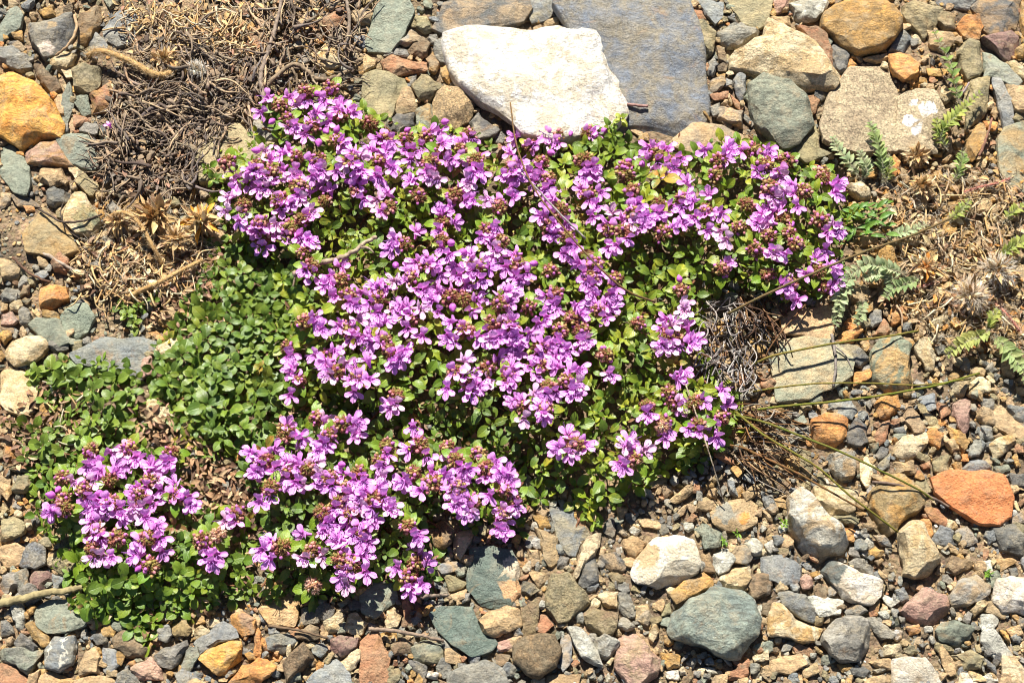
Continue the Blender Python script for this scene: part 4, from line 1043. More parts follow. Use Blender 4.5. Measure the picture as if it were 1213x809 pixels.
LEAFC = {'main': [(118, 144, 40), (104, 130, 42), (138, 158, 42), (92, 118, 44), (158, 166, 52)],
         'lower': [(108, 136, 46), (96, 122, 46), (126, 148, 44), (88, 112, 46)],
         'leafy': [(108, 132, 50), (96, 122, 48), (122, 144, 50), (84, 108, 46), (132, 148, 54), (100, 126, 50)],
         'left': [(112, 136, 54), (98, 122, 50), (122, 144, 52)],
         'clump': [(108, 136, 46), (94, 122, 44), (128, 150, 46)]}
def shoot(mb, st, x, y, z, k, size, rounder, npairs=3, tilt=0.35, droop=0):
    """a leafy tip: stem and crossed pairs of leaves, small ones on top"""
    base = G(x, y, z*0.25); tip = G(x, y, z)
    ax = np.array([random.gauss(0, tilt), random.gauss(0, tilt)-0.12, 1.0]); ax /= np.linalg.norm(ax)
    base = base-ax*0+np.array([random.uniform(-4, 4)*P, random.uniform(-2, 4)*P, 0])
    tube(st, catmull([base, (base+tip)/2+np.array([random.uniform(-1, 1), random.uniform(-1, 1), 0])*2*P, tip], 2), 1.0, 0.8, 4, C(112, 74, 50), C(96, 92, 50))
    a0 = random.uniform(0, math.pi); R = frame(ax, (0.2, 1, 0))
    cols = LEAFC[k]; cc = random.choice(cols)
    if random.random() < .04: cc = random.choice([(190, 176, 70), (176, 136, 60), (160, 110, 80)])
    bls = BL_ROUND if rounder else BL_OVAL
    for q in range(npairs):
        lv = q/(npairs-1) if npairs > 1 else 1
        L_ = size*(1.0-0.50*lv)*random.uniform(.85, 1.12); el = -0.02+0.6*lv+random.uniform(-.18, .2)
        pos = tip-ax*(1-lv)*6*P
        for s_ in (0, math.pi):
            an = a0+q*math.pi/2+s_+random.uniform(-.25, .25)
            d = (R[1]*math.cos(an)+R[2]*math.sin(an))*math.cos(el)+ax*math.sin(el)
            put_leaf(mb, pos, d, ax, L_*random.uniform(.9, 1.08), random.choice(bls), vary(C(*cc)), vary(C(*random.choice(cols)))*np.array([.9, .9, .8, 1]))

def poisson(poly, sp, n_try, keep=None):
    xs = [p[0] for p in poly]; ys = [p[1] for p in poly]; cell = {}; out = []
    X = np.random.default_rng(int(sum(xs))).uniform(min(xs), max(xs), n_try); Y = np.random.default_rng(int(sum(ys))).uniform(min(ys), max(ys), n_try)
    ok = inpoly(X, Y, poly)
    for x, y in zip(X[ok], Y[ok]):
        if keep and not keep(x, y): continue
        cx, cy = int(x/sp), int(y/sp)
        if any(math.hypot(x-a_, y-b_) < sp for i in (-1, 0, 1) for j in (-1, 0, 1) for a_, b_ in cell.get((cx+i, cy+j), ())): continue
        cell.setdefault((cx, cy), []).append((x, y)); out.append((x, y))
    return out
# ---- flower templates
def petal(mb, base, A, up, L_, Wd, ca, cb, curl=0.2, notch=0.0, nl=7, nc=4):
    R = frame(A, up); v = []; lv = []
    for i in range(nl+1):
        t = (0, .18, .36, .54, .70, .84, .94, 1.0)[i]; wd = Wd*(0.42+0.58*math.sin(min(1, t/0.6)*math.pi/2)) if t < .6 else Wd*max(0.0, 1-((t-.6)/.4)**2.6)**.5+Wd*.10
        for j in range(nc+1):
            u = (j/nc-.5)*2
            tl_ = t*(1-notch*(1-abs(u))*t)*(1-0.07*u*u)
            v.append((tl_*L_, u*wd, (-curl*t*t+0.12*u*u*(1-t)*2)*L_+0.05*L_*math.sin(u*4+t*5)))
            lv.append((min(1, 0.25+t*1.1), j/nc, 0, 1))
    f = [(i*(nc+1)+j, (i+1)*(nc+1)+j, (i+1)*(nc+1)+j+1, i*(nc+1)+j+1) for i in range(nl) for j in range(nc)]
    mb.add(np.array(v)*P@R+base, f, ca, cb, lv)
PA, PB = C(252, 178, 248), C(238, 134, 228)
def flower_mesh(seed):
    random.seed(seed); mb = MB()
    j = lambda s_: random.uniform(-s_, s_)
    Lt = 7.0
    # tube widening to the throat
    n, sd_ = 5, 8; v = []; lv = []
    for i in range(n+1):
        t = i/n; r = 1.0+1.9*t**1.6; cx = Lt*t; cz = -1.0*math.sin(t*1.5)
        for k in range(sd_):
            a_ = 2*math.pi*k/sd_; v.append((cx*P, r*math.cos(a_)*P, (cz+r*math.sin(a_))*P)); lv.append((0.15+0.2*t, k/sd_, 0, 1))
    f = [(i*sd_+k, (i+1)*sd_+k, (i+1)*sd_+(k+1) % sd_, i*sd_+(k+1) % sd_) for i in range(n) for k in range(sd_)]
    mb.add(v, f, PA, PB, lv)
    m0 = np.array([Lt, 0, -1.0])*P
    for a_, L_, W_ in ((0, 9.0, 2.6), (0.95+j(.15), 7.8, 2.4), (-0.95+j(.15), 7.8, 2.4)):
        d = np.array([math.cos(a_)*(0.80+j(.1)), math.sin(a_), -0.06+j(.24)])
        b = m0+np.array([0.2*math.cos(a_), 2.0*math.sin(a_), -1.6*math.cos(a_)])*P
        petal(mb, b, d, (0.25, 0, 1), L_*(1+j(.1)), W_*(1+j(.12)), PA, PB, 0.10+j(.18), 0.0)
    petal(mb, m0+np.array([-.3, 0, 2.0])*P, (0.15+j(.25), j(.15), 0.9), (-1, 0, .3), 6.8, 3.3, PA, PB, -0.2+j(.2), 0.25)
    for a_ in (-.45, .45, -.18, .2):
        if random.random() < .8:
            L_ = random.uniform(6, 9.5); e = m0+np.array([L_, a_*L_*1.1, 2.2+L_*.25])*P
            tube(mb, catmull([m0, (m0+e)/2+np.array([0, 0, .8])*P, e], 2), .26, .22, 3, C(206, 150, 220), C(206, 150, 220))
            q = np.array([(1, 0, 0), (-1, 0, 0), (0, 1, 0), (0, -1, 0), (0, 0, 1), (0, 0, -1)])*.62*P+e
            mb.add(q, [(0, 2, 4), (2, 1, 4), (1, 3, 4), (3, 0, 4), (2, 0, 5), (1, 2, 5), (3, 1, 5), (0, 3, 5)], C(112, 62, 120), C(112, 62, 120), (.5, .5, 0, 1))
    me = mb.mesh('flower'); me.materials.append(M_PETAL); return me
FLM = [flower_mesh(100+i) for i in range(14)]
PA, PB = C(246, 204, 232), C(220, 160, 200)
FLM += [flower_mesh(130+i) for i in range(2)]
random.seed(21)
def ball(mb, c, r, ax, L_, ca, cb, nr=4, ns=7):
    """small egg-shaped bud or calyx along ax"""
    R = frame(ax); v = [(0, 0, 0)]
    for i in range(1, nr):
        t = i/nr; rr = r*math.sin(math.pi*t**0.85)
        for k in range(ns): a_ = 2*math.pi*k/ns; v.append((t*L_, rr*math.cos(a_), rr*math.sin(a_)))
    v.append((L_, 0, 0))
    f = [(0, 1+(k+1) % ns, 1+k) for k in range(ns)]
    for i in range(nr-2): f += [(1+i*ns+k, 1+i*ns+(k+1) % ns, 1+(i+1)*ns+(k+1) % ns, 1+(i+1)*ns+k) for k in range(ns)]
    e = len(v)-1; f += [(e, 1+(nr-2)*ns+k, 1+(nr-2)*ns+(k+1) % ns) for k in range(ns)]
    mb.add(np.array(v)*P@R+c, f, ca, cb)
def head_meshes(seed, faded=False):
    """calyx dome (one mesh), pink buds (one mesh)"""
    random.seed(seed); cal = MB(); bud = MB(); n = 46; R0 = 5.0
    for i in range(n):
        z = 1-1.05*(i+.5)/n; a_ = i*2.39996+random.uniform(-.3, .3); s_ = math.sqrt(max(0, 1-z*z))
        d = np.array([s_*math.cos(a_), s_*math.sin(a_), z+0.1]); d /= np.linalg.norm(d)
        p0 = d*R0*0.4*P; L_ = random.uniform(5.5, 8.5)
        base = random.choice([(160, 110, 76), (164, 120, 82), (154, 142, 72), (138, 128, 62), (172, 108, 92), (136, 88, 66), (174, 156, 92), (146, 134, 68)])
        if faded: base = random.choice([(226, 186, 160), (206, 160, 140), (222, 204, 160), (190, 150, 110)])
        ball(cal, p0+d*R0*0.5*P, random.uniform(1.7, 2.3), d, L_, C(*base), vary(C(*base), .3))
        tip = p0+d*(R0*.5+L_*.92)*P
        for q in range(4):     # calyx teeth
            b_ = 2*math.pi*q/4+a_; Rr = frame(d); dd = d*1.0+(Rr[1]*math.cos(b_)+Rr[2]*math.sin(b_))*.55
            w_ = np.cross(dd, d); w_ = w_/(np.linalg.norm(w_)+1e-9)*.55*P
            o_ = tip+(Rr[1]*math.cos(b_)+Rr[2]*math.sin(b_))*.9*P-d*1.2*P
            cal.add([o_-w_, o_+w_, o_+dd*2.6*P], [(0, 1, 2)], C(*base), C(190, 110, 110))
        if random.random() < .26 and z > -.05 and not faded:
            pc = random.choice([(206, 126, 178), (198, 112, 180), (196, 124, 130), (204, 150, 130), (190, 160, 100)])
            ball(bud, tip-d*2.6*P, random.uniform(1.9, 2.8), d, random.uniform(4.2, 6.0), C(*pc), vary(C(*pc), .15), 5, 8)
    a = cal.mesh('flower_head'); a.materials.append(M_CALYX); b = bud.mesh('bud_cluster'); b.materials.append(M_BUD)
    return a, b
HM = [head_meshes(300+i) for i in range(9)]; HF = [head_meshes(400+i, True) for i in range(2)]
def bigbud_mesh(seed):
    random.seed(seed); mb = MB()
    ball(mb, np.zeros(3), 2.9, (1, 0, 0), 8.5, C(214, 118, 206), C(190, 90, 180), 7, 10)
    me = mb.mesh('flower_bud'); me.materials.append(M_BUD); return me
BBM = [bigbud_mesh(500+i) for i in range(2)]
random.seed(33)

# ---- the five cushions
PLANTS = {
 'main': ('thyme_cushion', 'large cushion of creeping thyme covered in purple flowers, filling the middle', 'flowering plant'),
 'lower': ('thyme_cushion', 'smaller flowering thyme cushion along the lower edge, just above the bottom stones', 'flowering plant'),
 'leafy': ('thyme_cushion', 'flowerless mat of round dull green thyme leaves left of the main flowers', 'leafy plant'),
 'left': ('thyme_cushion', 'small flowerless leafy thyme patch near the left edge above the lilac clump', 'leafy plant'),
 'clump': ('thyme_cushion', 'separate thyme clump with one dense purple bunch at lower left', 'flowering plant')}
ROOT = {}; LEAFMB = {}; STEMMB = {}
for k, (nm, lb, ct) in PLANTS.items():
    pl = np.array(MATS[k]); c = pl.mean(0); e = empty(nm, G(c[0], c[1], 0)); tag(e, lb, ct, 'creeping thyme cushions'); ROOT[k] = e
    LEAFMB[k] = MB(); STEMMB[k] = MB()
def local(k, pos): return Vector(pos)-ROOT[k].location
HOLES = [((470, 518), 11), ((497, 548), 8), ((505, 455), 9), ((640, 470), 6), ((575, 505), 7), ((415, 265), 9), ((560, 590), 7), ((680, 440), 8)]
for k, pl in MATS.items():
    isg = k in ('leafy', 'left')
    sp = {'leafy': 13.6, 'left': 15.5, 'main': 15, 'lower': 15, 'clump': 15.5}[k]
    def keep(x, y): return not any(math.hypot(x-c_[0], y-c_[1]) < r_ for c_, r_ in HOLES)
    for x, y in poisson(pl, sp, 22000, keep):
        h = mat_h(k, x, y)*random.uniform(.58, 1.08)
        gre = isg or (k == 'main' and x < 400 and y > 300 and y < 480 and random.random() < .7) or k == 'clump' and y > 660
        size = random.uniform(16, 24) if gre else random.uniform(16, 25)
        kk = k if not (k == 'main' and (x-470)**2/160**2+(y-520)**2/50**2 < 1) else 'lower'
        shoot(LEAFMB[k], STEMMB[k], x, y, h, kk, size, gre, random.choice([3, 4]) if gre else random.choice([2, 3]))
    for x, y in poisson(pl, sp*1.3, 12000, keep):       # an understorey so the gaps look into depth
        h = mat_h(k, x, y)*random.uniform(.35, .6)
        shoot(LEAFMB[k], STEMMB[k], x, y, h, k, random.uniform(9, 13), True, 3)
    # creeping woody stems
    for x, y in poisson(pl, 26, 3000):
        a_ = random.uniform(0, 6.28); L_ = random.uniform(20, 45); h = mat_h(k, x, y)
        pts = [G(x+math.cos(a_)*L_*t+random.uniform(-3, 3), y+math.sin(a_)*L_*t*.7+random.uniform(-3, 3), max(2, h*(0.1+.5*t))) for t in (0, .35, .7, 1)]
        tube(STEMMB[k], catmull(pts, 3), 1.5, 1.0, 5, C(126, 84, 56), C(96, 68, 50), .15)
# single sprigs reaching out over the stones
SPRIG = [('clump', 166, 742, 9), ('clump', 168, 755, 6), ('clump', 160, 728, 10), ('clump', 100, 722, 12), ('clump', 88, 716, 10), ('clump', 110, 700, 14), ('clump', 205, 712, 14),
         ('main', 722, 150, 30), ('main', 735, 140, 34), ('main', 728, 160, 30), ('main', 715, 172, 28), ('main', 1012, 255, 24), ('main', 705, 618, 10), ('main', 700, 600, 14), ('main', 640, 590, 12),
         ('leafy', 150, 372, 10), ('leafy', 158, 382, 8), ('leafy', 143, 365, 9), ('leafy', 180, 355, 10), ('leafy', 165, 362, 8), ('main', 245, 200, 22), ('main', 252, 212, 22), ('lower', 325, 705, 12), ('lower', 322, 698, 14)]
for k, x, y, z in SPRIG:
    shoot(LEAFMB[k], STEMMB[k], x, y, z, k, random.uniform(13, 17), k in ('leafy',), 4, .3)

allheads = [[x, y, [], mat_of(x, y), 0] for x, y in heads]+[[x, y, [], mat_of(x, y), 1] for x, y in FADED]
def nearest(x, y): return min(allheads, key=lambda h: math.hypot(h[0]-x, h[1]-y)+(60 if h[4] else 0))
for x, y in flowers:
    h = nearest(x, y)
    if math.hypot(h[0]-x, h[1]-y) > 27:
        nx, ny = x+random.uniform(-5, 5), y-11
        h = [nx, ny, [], mat_of(nx, ny), 0]; allheads.append(h)
    h[2].append((x, y, 0))
for h in allheads:
    if h[4] or not h[2]: continue
    for _ in range(random.choice([1, 1, 2]) if len(h[2]) < 6 else 1):
        mx_ = sum(f[0] for f in h[2])/len(h[2]); my_ = sum(f[1] for f in h[2])/len(h[2])
        h[2].append((mx_+random.gauss(0, 8), my_+random.gauss(0, 7), 0))
for x, y in budpts: nearest(x, y)[2].append((x, y, 1))
cnt_ = {}
for hx, hy, fls, k, fd in allheads:
    cnt_[k] = cnt_.get(k, 0)+1
    if k in ('leafy', 'left'): k = 'main'
    z = max(16, mat_h(k, hx, hy))+random.uniform(5, 11)
    pos = G(hx, hy, z); root = ROOT[k]
    me, bu = random.choice(HF) if fd else random.choice(HM)
    sc = random.uniform(.8, 1.05)
    tx, ty, tz = random.gauss(0, .22), random.gauss(0, .22), random.uniform(0, 6.28)
    o = bpy.data.objects.new('flower_head', me); COL.objects.link(o); o.parent = root; o.location = local(k, pos); o.rotation_euler = (tx, ty, tz); o.scale = (sc,)*3
    if fd: o['label'] = 'faded pale flower head gone to seed'
    if not fd:
        b = bpy.data.objects.new('bud_cluster', bu); COL.objects.link(b); b.parent = o
    from mathutils import Matrix, Euler
    Mo = Matrix.LocRotScale(Vector(pos), Euler((tx, ty, tz)), Vector((sc,)*3)); Mi = Mo.inverted()
    # stem of the head and a collar of leaves
    bs_ = G(hx+random.uniform(-5, 5), hy-2, z*.25)
    tube(STEMMB[k], catmull([bs_, (bs_+pos)/2+np.array([1, 1, 0])*P, pos], 3), 1.1, 1.1, 5, C(140, 78, 58), C(110, 100, 50))
    for q in range(random.choice([3, 4, 5])):
        a_ = random.uniform(0, 6.28); d = (math.cos(a_), math.sin(a_), random.uniform(-.25, .3))
        put_leaf(LEAFMB[k], pos-np.array([0, 0, 3*P]), d, (0, 0, 1), random.uniform(16, 24), random.choice(BL_OVAL), vary(C(*random.choice([(132, 158, 40), (110, 146, 36), (158, 164, 52)]))), vary(C(118, 142, 38)))
    for fx, fy, isb in fls:
        g = G(fx, fy, z+random.uniform(1, 6)); dv = g-pos; dl = math.hypot(dv[0], dv[1])/P
        az = math.atan2(dv[1], dv[0]) if dl > 3 else random.uniform(0, 6.28)
        # the lips hang towards the light side of the viewer as often as outwards
        vx, vy = math.cos(az)+random.gauss(0, .3), math.sin(az)-.8+random.gauss(0, .3); az = math.atan2(vy, vx)
        el = random.uniform(.15, .75) if dl > 9 else random.uniform(.5, 1.0)
        A = np.array([math.cos(az)*math.cos(el), math.sin(az)*math.cos(el), math.sin(el)])
        R = frame(A); roll = random.gauss(0, .3); Sd = R[1]*math.cos(roll)+R[2]*math.sin(roll); U = np.cross(A, Sd)
        s_ = random.uniform(1.25, 1.6)
        lift = 0 if dl > 8 else 5*P
        loc = g-A*(9.5 if not isb else 3)*s_*P+np.array([0, 0, lift+1.5*P])
        Mw = Matrix(((A[0]*s_, Sd[0]*s_, U[0]*s_, loc[0]), (A[1]*s_, Sd[1]*s_, U[1]*s_, loc[1]), (A[2]*s_, Sd[2]*s_, U[2]*s_, loc[2]), (0, 0, 0, 1)))
        fo = bpy.data.objects.new('flower_bud' if isb else 'flower', random.choice(BBM if isb else FLM)); COL.objects.link(fo)
        fo.parent = o; fo.matrix_local = Mi@Mw
for k in PLANTS:
    r = ROOT[k]; org = np.array(r.location)
    for mb, nm, mt in ((LEAFMB[k], 'foliage', M_LEAF), (STEMMB[k], 'stems', M_WOOD)):
        me = mb.mesh(nm, True, org); me.materials.append(mt); o = bpy.data.objects.new(nm, me); COL.objects.link(o); o.parent = r
print('heads', cnt_, 'flowers', len(flowers))
# ------------------------------------------------------------------ twigs, stalks, dry plants, litter
random.seed(55)
def px3(pts): return [G(x, y, z) for x, y, z in pts]
def stick(name, label, cat, pts, r0, r1, ca, cb, mat=None, wob=.12, flat=1.0, sides=7, group=None, side=()):
    mb = MB(); p = catmull(px3(pts), 8)
    n = len(p); jit = np.array([[mnoise.noise(Vector(q)*700+Vector((i*9, 0, 0))) for i in range(3)] for q in p])*r0*.5*P*(1 if mat is not M_STRAW else .55)
    tube(mb, p+jit, r0, r1, sides, C(*ca), C(*cb), wob, flat)
    for sp in side: tube(mb, catmull(px3(sp), 5), r0*.6, r1*.4, 5, C(*ca), C(*cb), wob)
    o = mb.build(name, mat or M_WOOD, origin=p[0]); tag(o, label, cat, group); return o
GR, GR2 = (150, 134, 116), (108, 94, 80)
stick('twig', 'knobbly grey-brown twig lying across the thyme cushion, upper left of its middle', 'twig', [(347, 326, 44), (372, 313, 50), (396, 308, 52), (415, 300, 54), (432, 288, 56), (446, 281, 54)], 3.8, 2.2, (178, 158, 134), (128, 108, 88), side=[[(352, 322, 46), (349, 331, 43), (347, 340, 40)], [(425, 293, 55), (436, 294, 56), (443, 300, 54)]])
stick('twig', 'tall grey twig standing over the root tangle above the thyme', 'twig', [(335, -8, 14), (326, 34, 16), (316, 65, 18), (309, 92, 18), (314, 124, 14)], 2.4, 3.4, (158, 140, 122), (110, 96, 84), side=[[(318, 60, 18), (330, 52, 14), (346, 48, 10)]])
stick('twig', 'thin grey twig beside the tall green slab at top', 'twig', [(408, -6, 14), (414, 21, 15), (412, 45, 14), (409, 64, 10)], 2.6, 2.0, GR, GR2)
stick('root', 'thick curved grey root just above the highest flowers', 'root', [(300, 112, 8), (318, 100, 14), (334, 84, 16), (350, 76, 15), (364, 84, 14), (376, 94, 13), (396, 92, 12), (414, 84, 8)], 3.4, 2.6, (150, 130, 104), (104, 88, 70), side=[[(345, 80, 15), (352, 95, 10), (350, 108, 6)]])
stick('root', 'dark bent root inside the root tangle, upper left', 'root', [(150, 162, 8), (160, 148, 14), (168, 138, 17), (180, 129, 18), (196, 125, 12)], 2.8, 2.0, (112, 100, 96), (78, 68, 64))
stick('twig', 'curved pale twig hugging the dark angular slab', 'twig', [(88, 18, 10), (91, 32, 16), (86, 46, 18), (76, 58, 16), (66, 66, 8)], 2.2, 1.4, (190, 160, 122), (150, 122, 90))
slab = next(o for o in bpy.data.objects if o.get('label', '').startswith('big flat blue-grey slab')); w0 = G(755, 125, 14)
zt = max((v.co+slab.location).z for v in slab.data.vertices if math.hypot(v.co.x+slab.location.x-w0[0], v.co.y+slab.location.y-w0[1]) < 16*P)/P+1.0
stick('twig', 'small brown stick lying on the big blue-grey slab', 'stick', [(743, 124, zt), (755, 125, zt), (767, 126, zt)], 1.9, 1.9, (176, 138, 128), (130, 96, 86))
stick('driftwood_stick', 'olive weathered stick at the left edge below the flower clump', 'stick', [(-8, 716, 10), (20, 710, 12), (50, 703, 12), (80, 699, 11), (108, 693, 8)], 5.0, 3.6, (160, 146, 104), (122, 110, 78), flat=.7)
stick('twig', 'straight grey-brown twig right of the upright rusty slab', 'twig', [(437, 745, 10), (465, 747, 13), (496, 752, 13), (526, 759, 9)], 2.6, 1.6, (148, 128, 108), (104, 88, 74))
stick('twig', 'thin dark twig crossing the flat tan plate near bottom', 'twig', [(318, 741, 12), (340, 744, 13), (362, 748, 13), (389, 756, 10)], 1.6, 1.3, (120, 98, 74), (88, 72, 56))
stick('twig', 'short dark twig between the bottom flowers and the green wedge', 'twig', [(498, 708, 9), (514, 705, 12), (531, 705, 10)], 2.4, 1.8, (138, 122, 106), (90, 80, 70))
stick('twig', 'dark bent twig left of the flat orange slab', 'twig', [(1033, 571, 16), (1056, 573, 17), (1085, 580, 14), (1106, 590, 13), (1124, 600, 10)], 1.8, 1.4, (124, 104, 88), (90, 76, 66))
stick('twig', 'dark forked stem over the half-cream cobble at left', 'twig', [(46, 248, 8), (60, 256, 14), (74, 263, 17), (98, 262, 17), (121, 254, 10)], 1.5, 1.3, (88, 74, 62), (62, 52, 46), side=[[(74, 263, 17), (72, 250, 15), (76, 238, 10)], [(74, 263, 17), (84, 276, 12), (100, 286, 7)]])
stick('twig', 'dark twig in bare soil left of the small orange block', 'twig', [(15, 305, 5), (30, 320, 8), (44, 329, 8), (60, 334, 5)], 1.9, 1.4, (112, 82, 60), (80, 60, 48))
stick('twig', 'grey twig pointing into the straw litter at left', 'twig', [(48, 298, 6), (66, 308, 10), (80, 316, 10), (92, 323, 8)], 2.4, 1.8, (176, 160, 142), (132, 116, 100))
stick('twig', 'slender upright grey twig on the pale green slab', 'twig', [(985, 396, 16), (990, 426, 16), (987, 458, 12)], 1.9, 1.5, (150, 140, 130), (108, 100, 92), side=[[(989, 410, 16), (1002, 422, 14), (1010, 440, 10)]])
stick('twig', 'pale twig among stones below the flat cream stone', 'twig', [(-4, 518, 6), (12, 520, 8), (22, 524, 8), (32, 530, 5)], 1.9, 1.3, (150, 128, 104), (110, 92, 72))
stick('twig', 'small grey twig near the orange knobbly stone, upper right', 'twig', [(1136, 116, 14), (1142, 108, 16), (1148, 98, 14)], 1.7, 1.2, (176, 160, 160), (130, 116, 112))
stick('twig', 'reddish twig below the pinnate leaves at right', 'twig', [(1160, 185, 14), (1168, 165, 17), (1175, 140, 14)], 2.0, 1.4, (150, 104, 84), (110, 84, 66))
# grass stalks
OL, OL2, BR = (112, 112, 44), (140, 118, 60), (132, 92, 56)
GG = 'grass stalks arching over the stones'
def stalk(lb, pts, r0, r1, ca=OL, cb=OL2): stick('grass_stalk', lb, 'grass stalk', pts, r0, r1, ca, cb, M_STRAW, .03, group=GG, sides=6)
stalk('thickest olive grass stalk rising from the thyme to the upper right', [(862, 372, 30), (905, 350, 52), (960, 325, 60), (1020, 300, 60), (1080, 279, 50), (1128, 258, 24)], 1.9, 1.4, (124, 100, 64), (100, 92, 54))
stalk('short olive stalk over the top of the pale green slab', [(890, 432, 10), (918, 421, 24), (960, 412, 30), (1000, 405, 30), (1048, 399, 26), (1088, 392, 16)], 1.7, 1.3)
stalk('upper of two near-parallel stalks crossing the pale green slab', [(892, 464, 10), (930, 458, 24), (975, 454, 30), (1030, 454, 30), (1090, 456, 26), (1150, 449, 14)], 1.3, 1.0)
stalk('lower of two near-parallel stalks crossing the pale green slab', [(892, 486, 10), (930, 481, 26), (985, 476, 34), (1040, 469, 36), (1085, 461, 34), (1116, 455, 28), (1160, 442, 14)], 1.7, 1.4, (106, 116, 36), (126, 118, 50))
stalk('green stalk passing above the banded grey oval', [(872, 492, 12), (905, 500, 30), (950, 517, 40), (1000, 537, 42), (1040, 556, 38), (1085, 578, 22), (1106, 592, 12)], 1.6, 1.2, (104, 112, 40), (120, 110, 50))
stalk('green stalk running down to the big sandy cobble', [(872, 488, 12), (903, 514, 30), (940, 536, 40), (972, 556, 42), (1003, 584, 40), (1032, 606, 32), (1064, 630, 18)], 1.5, 1.2, (112, 116, 40), (126, 108, 48))
stalk('brown stalk below the green ones, over the cream stone', [(876, 528, 10), (903, 541, 24), (940, 558, 32), (985, 583, 30), (1022, 604, 20)], 1.6, 1.2, BR, (104, 84, 44))
stalk('long thin brown stalk arching over the flowers from the white boulder', [(604, 118, 24), (612, 172, 64), (632, 222, 78), (668, 270, 84), (705, 312, 80), (742, 344, 70), (776, 358, 52)], 0.9, 1.5, (104, 82, 60), (128, 96, 50))
stalk('short grey stalk beside the long arching one among flowers', [(618, 205, 66), (640, 228, 72), (665, 255, 70), (694, 283, 60)], 1.2, 1.3, (178, 168, 160), (140, 130, 124))
stalk('thin whitish stalk bending down over gravel from the lowest right flowers', [(812, 455, 50), (828, 500, 54), (843, 546, 44), (858, 596, 14)], 0.9, 0.8, (120, 100, 86), (206, 190, 160))
stalk('thin brown stalk in front of the sunlit tan block', [(955, 360, 18), (930, 388, 24), (912, 412, 20), (902, 434, 10)], 1.0, 0.8, BR, (100, 74, 50))
# hair-thin tufts
def tuft(name, label, cat, n, src, tgt, r, cols, zmid=18, curl=8, mat=None, group=None):
    mb = MB()
    for i in range(n):
        sx, sy = src(); tx, ty = tgt(sx, sy); zz = random.uniform(.4, 1.2)*zmid
        mx, my = (sx+tx)/2+random.gauss(0, curl), (sy+ty)/2+random.gauss(0, curl)
        c_ = random.choice(cols)
        tube(mb, catmull([G(sx, sy, random.uniform(2, 10)), G(mx, my, zz), G(tx, ty, zz*random.uniform(.3, 1.1))], 5), r*random.uniform(.7, 1.2), r*random.uniform(.3, .8), 4, C(*c_), vary(C(*c_), .3))
    o = mb.build(name, mat or M_STRAW, origin=G(*src(), 0)); tag(o, label, cat, group); return o
un = random.uniform
GREYS = [(168, 160, 154), (140, 132, 128), (190, 180, 170), (114, 106, 102), (132, 114, 100)]
tuft('dry_grass_tuft', 'tuft of curly grey dead straw at the right rim of the thyme', 'dry grass', 105, lambda: (un(832, 895), un(355, 440)), lambda x, y: (x+un(-28, 28), y+un(-10, 42)), 1.0, GREYS, 24, 9)
tuft('dry_grass_tuft', 'tuft of stiff brown dead grass right of the lowest right flowers', 'dry grass', 64, lambda: (un(868, 905), un(478, 545)), lambda x, y: (x+un(10, 72), y+un(-22, 48)), 1.1, [(146, 106, 66), (120, 86, 56), (176, 146, 106), (98, 74, 54), (168, 156, 140)], 26, 7)
tuft('dry_grass_tuft', 'dark brown wiry stems in shadow right of the flowers', 'dry grass', 26, lambda: (un(872, 905), un(350, 372)), lambda x, y: (x+un(-6, 44), y+un(6, 60)), 1.2, [(116, 84, 60), (86, 64, 48), (140, 108, 76)], 24, 8)

# ---- root tangle and dead thyme, upper left: nobody could count the fibres
rm = MB()
RT = [(128, 108), (150, 60), (215, 30), (255, 60), (300, 62), (310, 110), (262, 160), (232, 190), (228, 225), (150, 235), (118, 200), (122, 165), (135, 150)]
RC = [(124, 108, 92), (104, 90, 78), (146, 128, 106), (84, 72, 64), (166, 144, 116), (116, 106, 100), (190, 164, 128)]
RT2 = [(300, -10), (425, -10), (432, 70), (400, 112), (352, 112), (316, 118), (306, 60)]
for x, y in poisson(RT, 4.5, 9000)+poisson(RT2, 8, 4000):
    a_ = mnoise.noise(Vector((x*.02, y*.02, 7)))*5+un(-.7, .7); L_ = un(14, 52); c_ = random.choice(RC); z0 = 3+20*max(0, mnoise.noise(Vector((x*.03, y*.03, 2)))+.35)
    pts = []; px_, py_ = x, y
    for i in range(5):
        pts.append(G(px_, py_, z0+un(-2, 6))); a_ += un(-.6, .6); px_ += math.cos(a_)*L_/4; py_ += math.sin(a_)*L_/4
    tube(rm, catmull(pts, 2), (un(.5, 1.1) if random.random() < .6 else un(1.1, 2.6)), un(.2, .7), 5, C(*c_), vary(C(*random.choice(RC)), .25), .38)
for x, y in poisson(RT, 6, 4000)+poisson(RT2, 11, 4000):
    v, f = random.choice(SMT); g = G(x, y, 1); c_ = random.choice([(120, 104, 86), (100, 86, 74), (142, 122, 98)]); r_ = un(3.5, 8); a_ = un(0, 6.28)
    vv = v*np.array([1, un(.5, 1), .9])*r_*P; vv = np.stack([vv[:, 0]*math.cos(a_)-vv[:, 1]*math.sin(a_), vv[:, 0]*math.sin(a_)+vv[:, 1]*math.cos(a_), vv[:, 2]], 1)
    rm.add(vv+np.array([g[0], g[1], un(3, 12)*P]), f, C(*c_), vary(C(*c_), .3))
for _ in range(22):
    x, y = un(130, 300), un(20, 225)
    if not inpoly(np.array([x]), np.array([y]), RT)[0]: continue
    a_ = un(0, 6.28); pts = []
    for i in range(5): pts.append(G(x, y, un(8, 22))); a_ += un(-.7, .7); x += math.cos(a_)*12; y += math.sin(a_)*12
    c_ = random.choice(RC); tube(rm, catmull(pts, 3), un(1.6, 3), un(.8, 1.6), 6, C(*c_), vary(C(*c_), .3), .3)
tag(rm.build('root_mat', M_ROOT), 'matted grey-brown roots and fibres, upper left of the thyme', 'roots', kind='stuff')
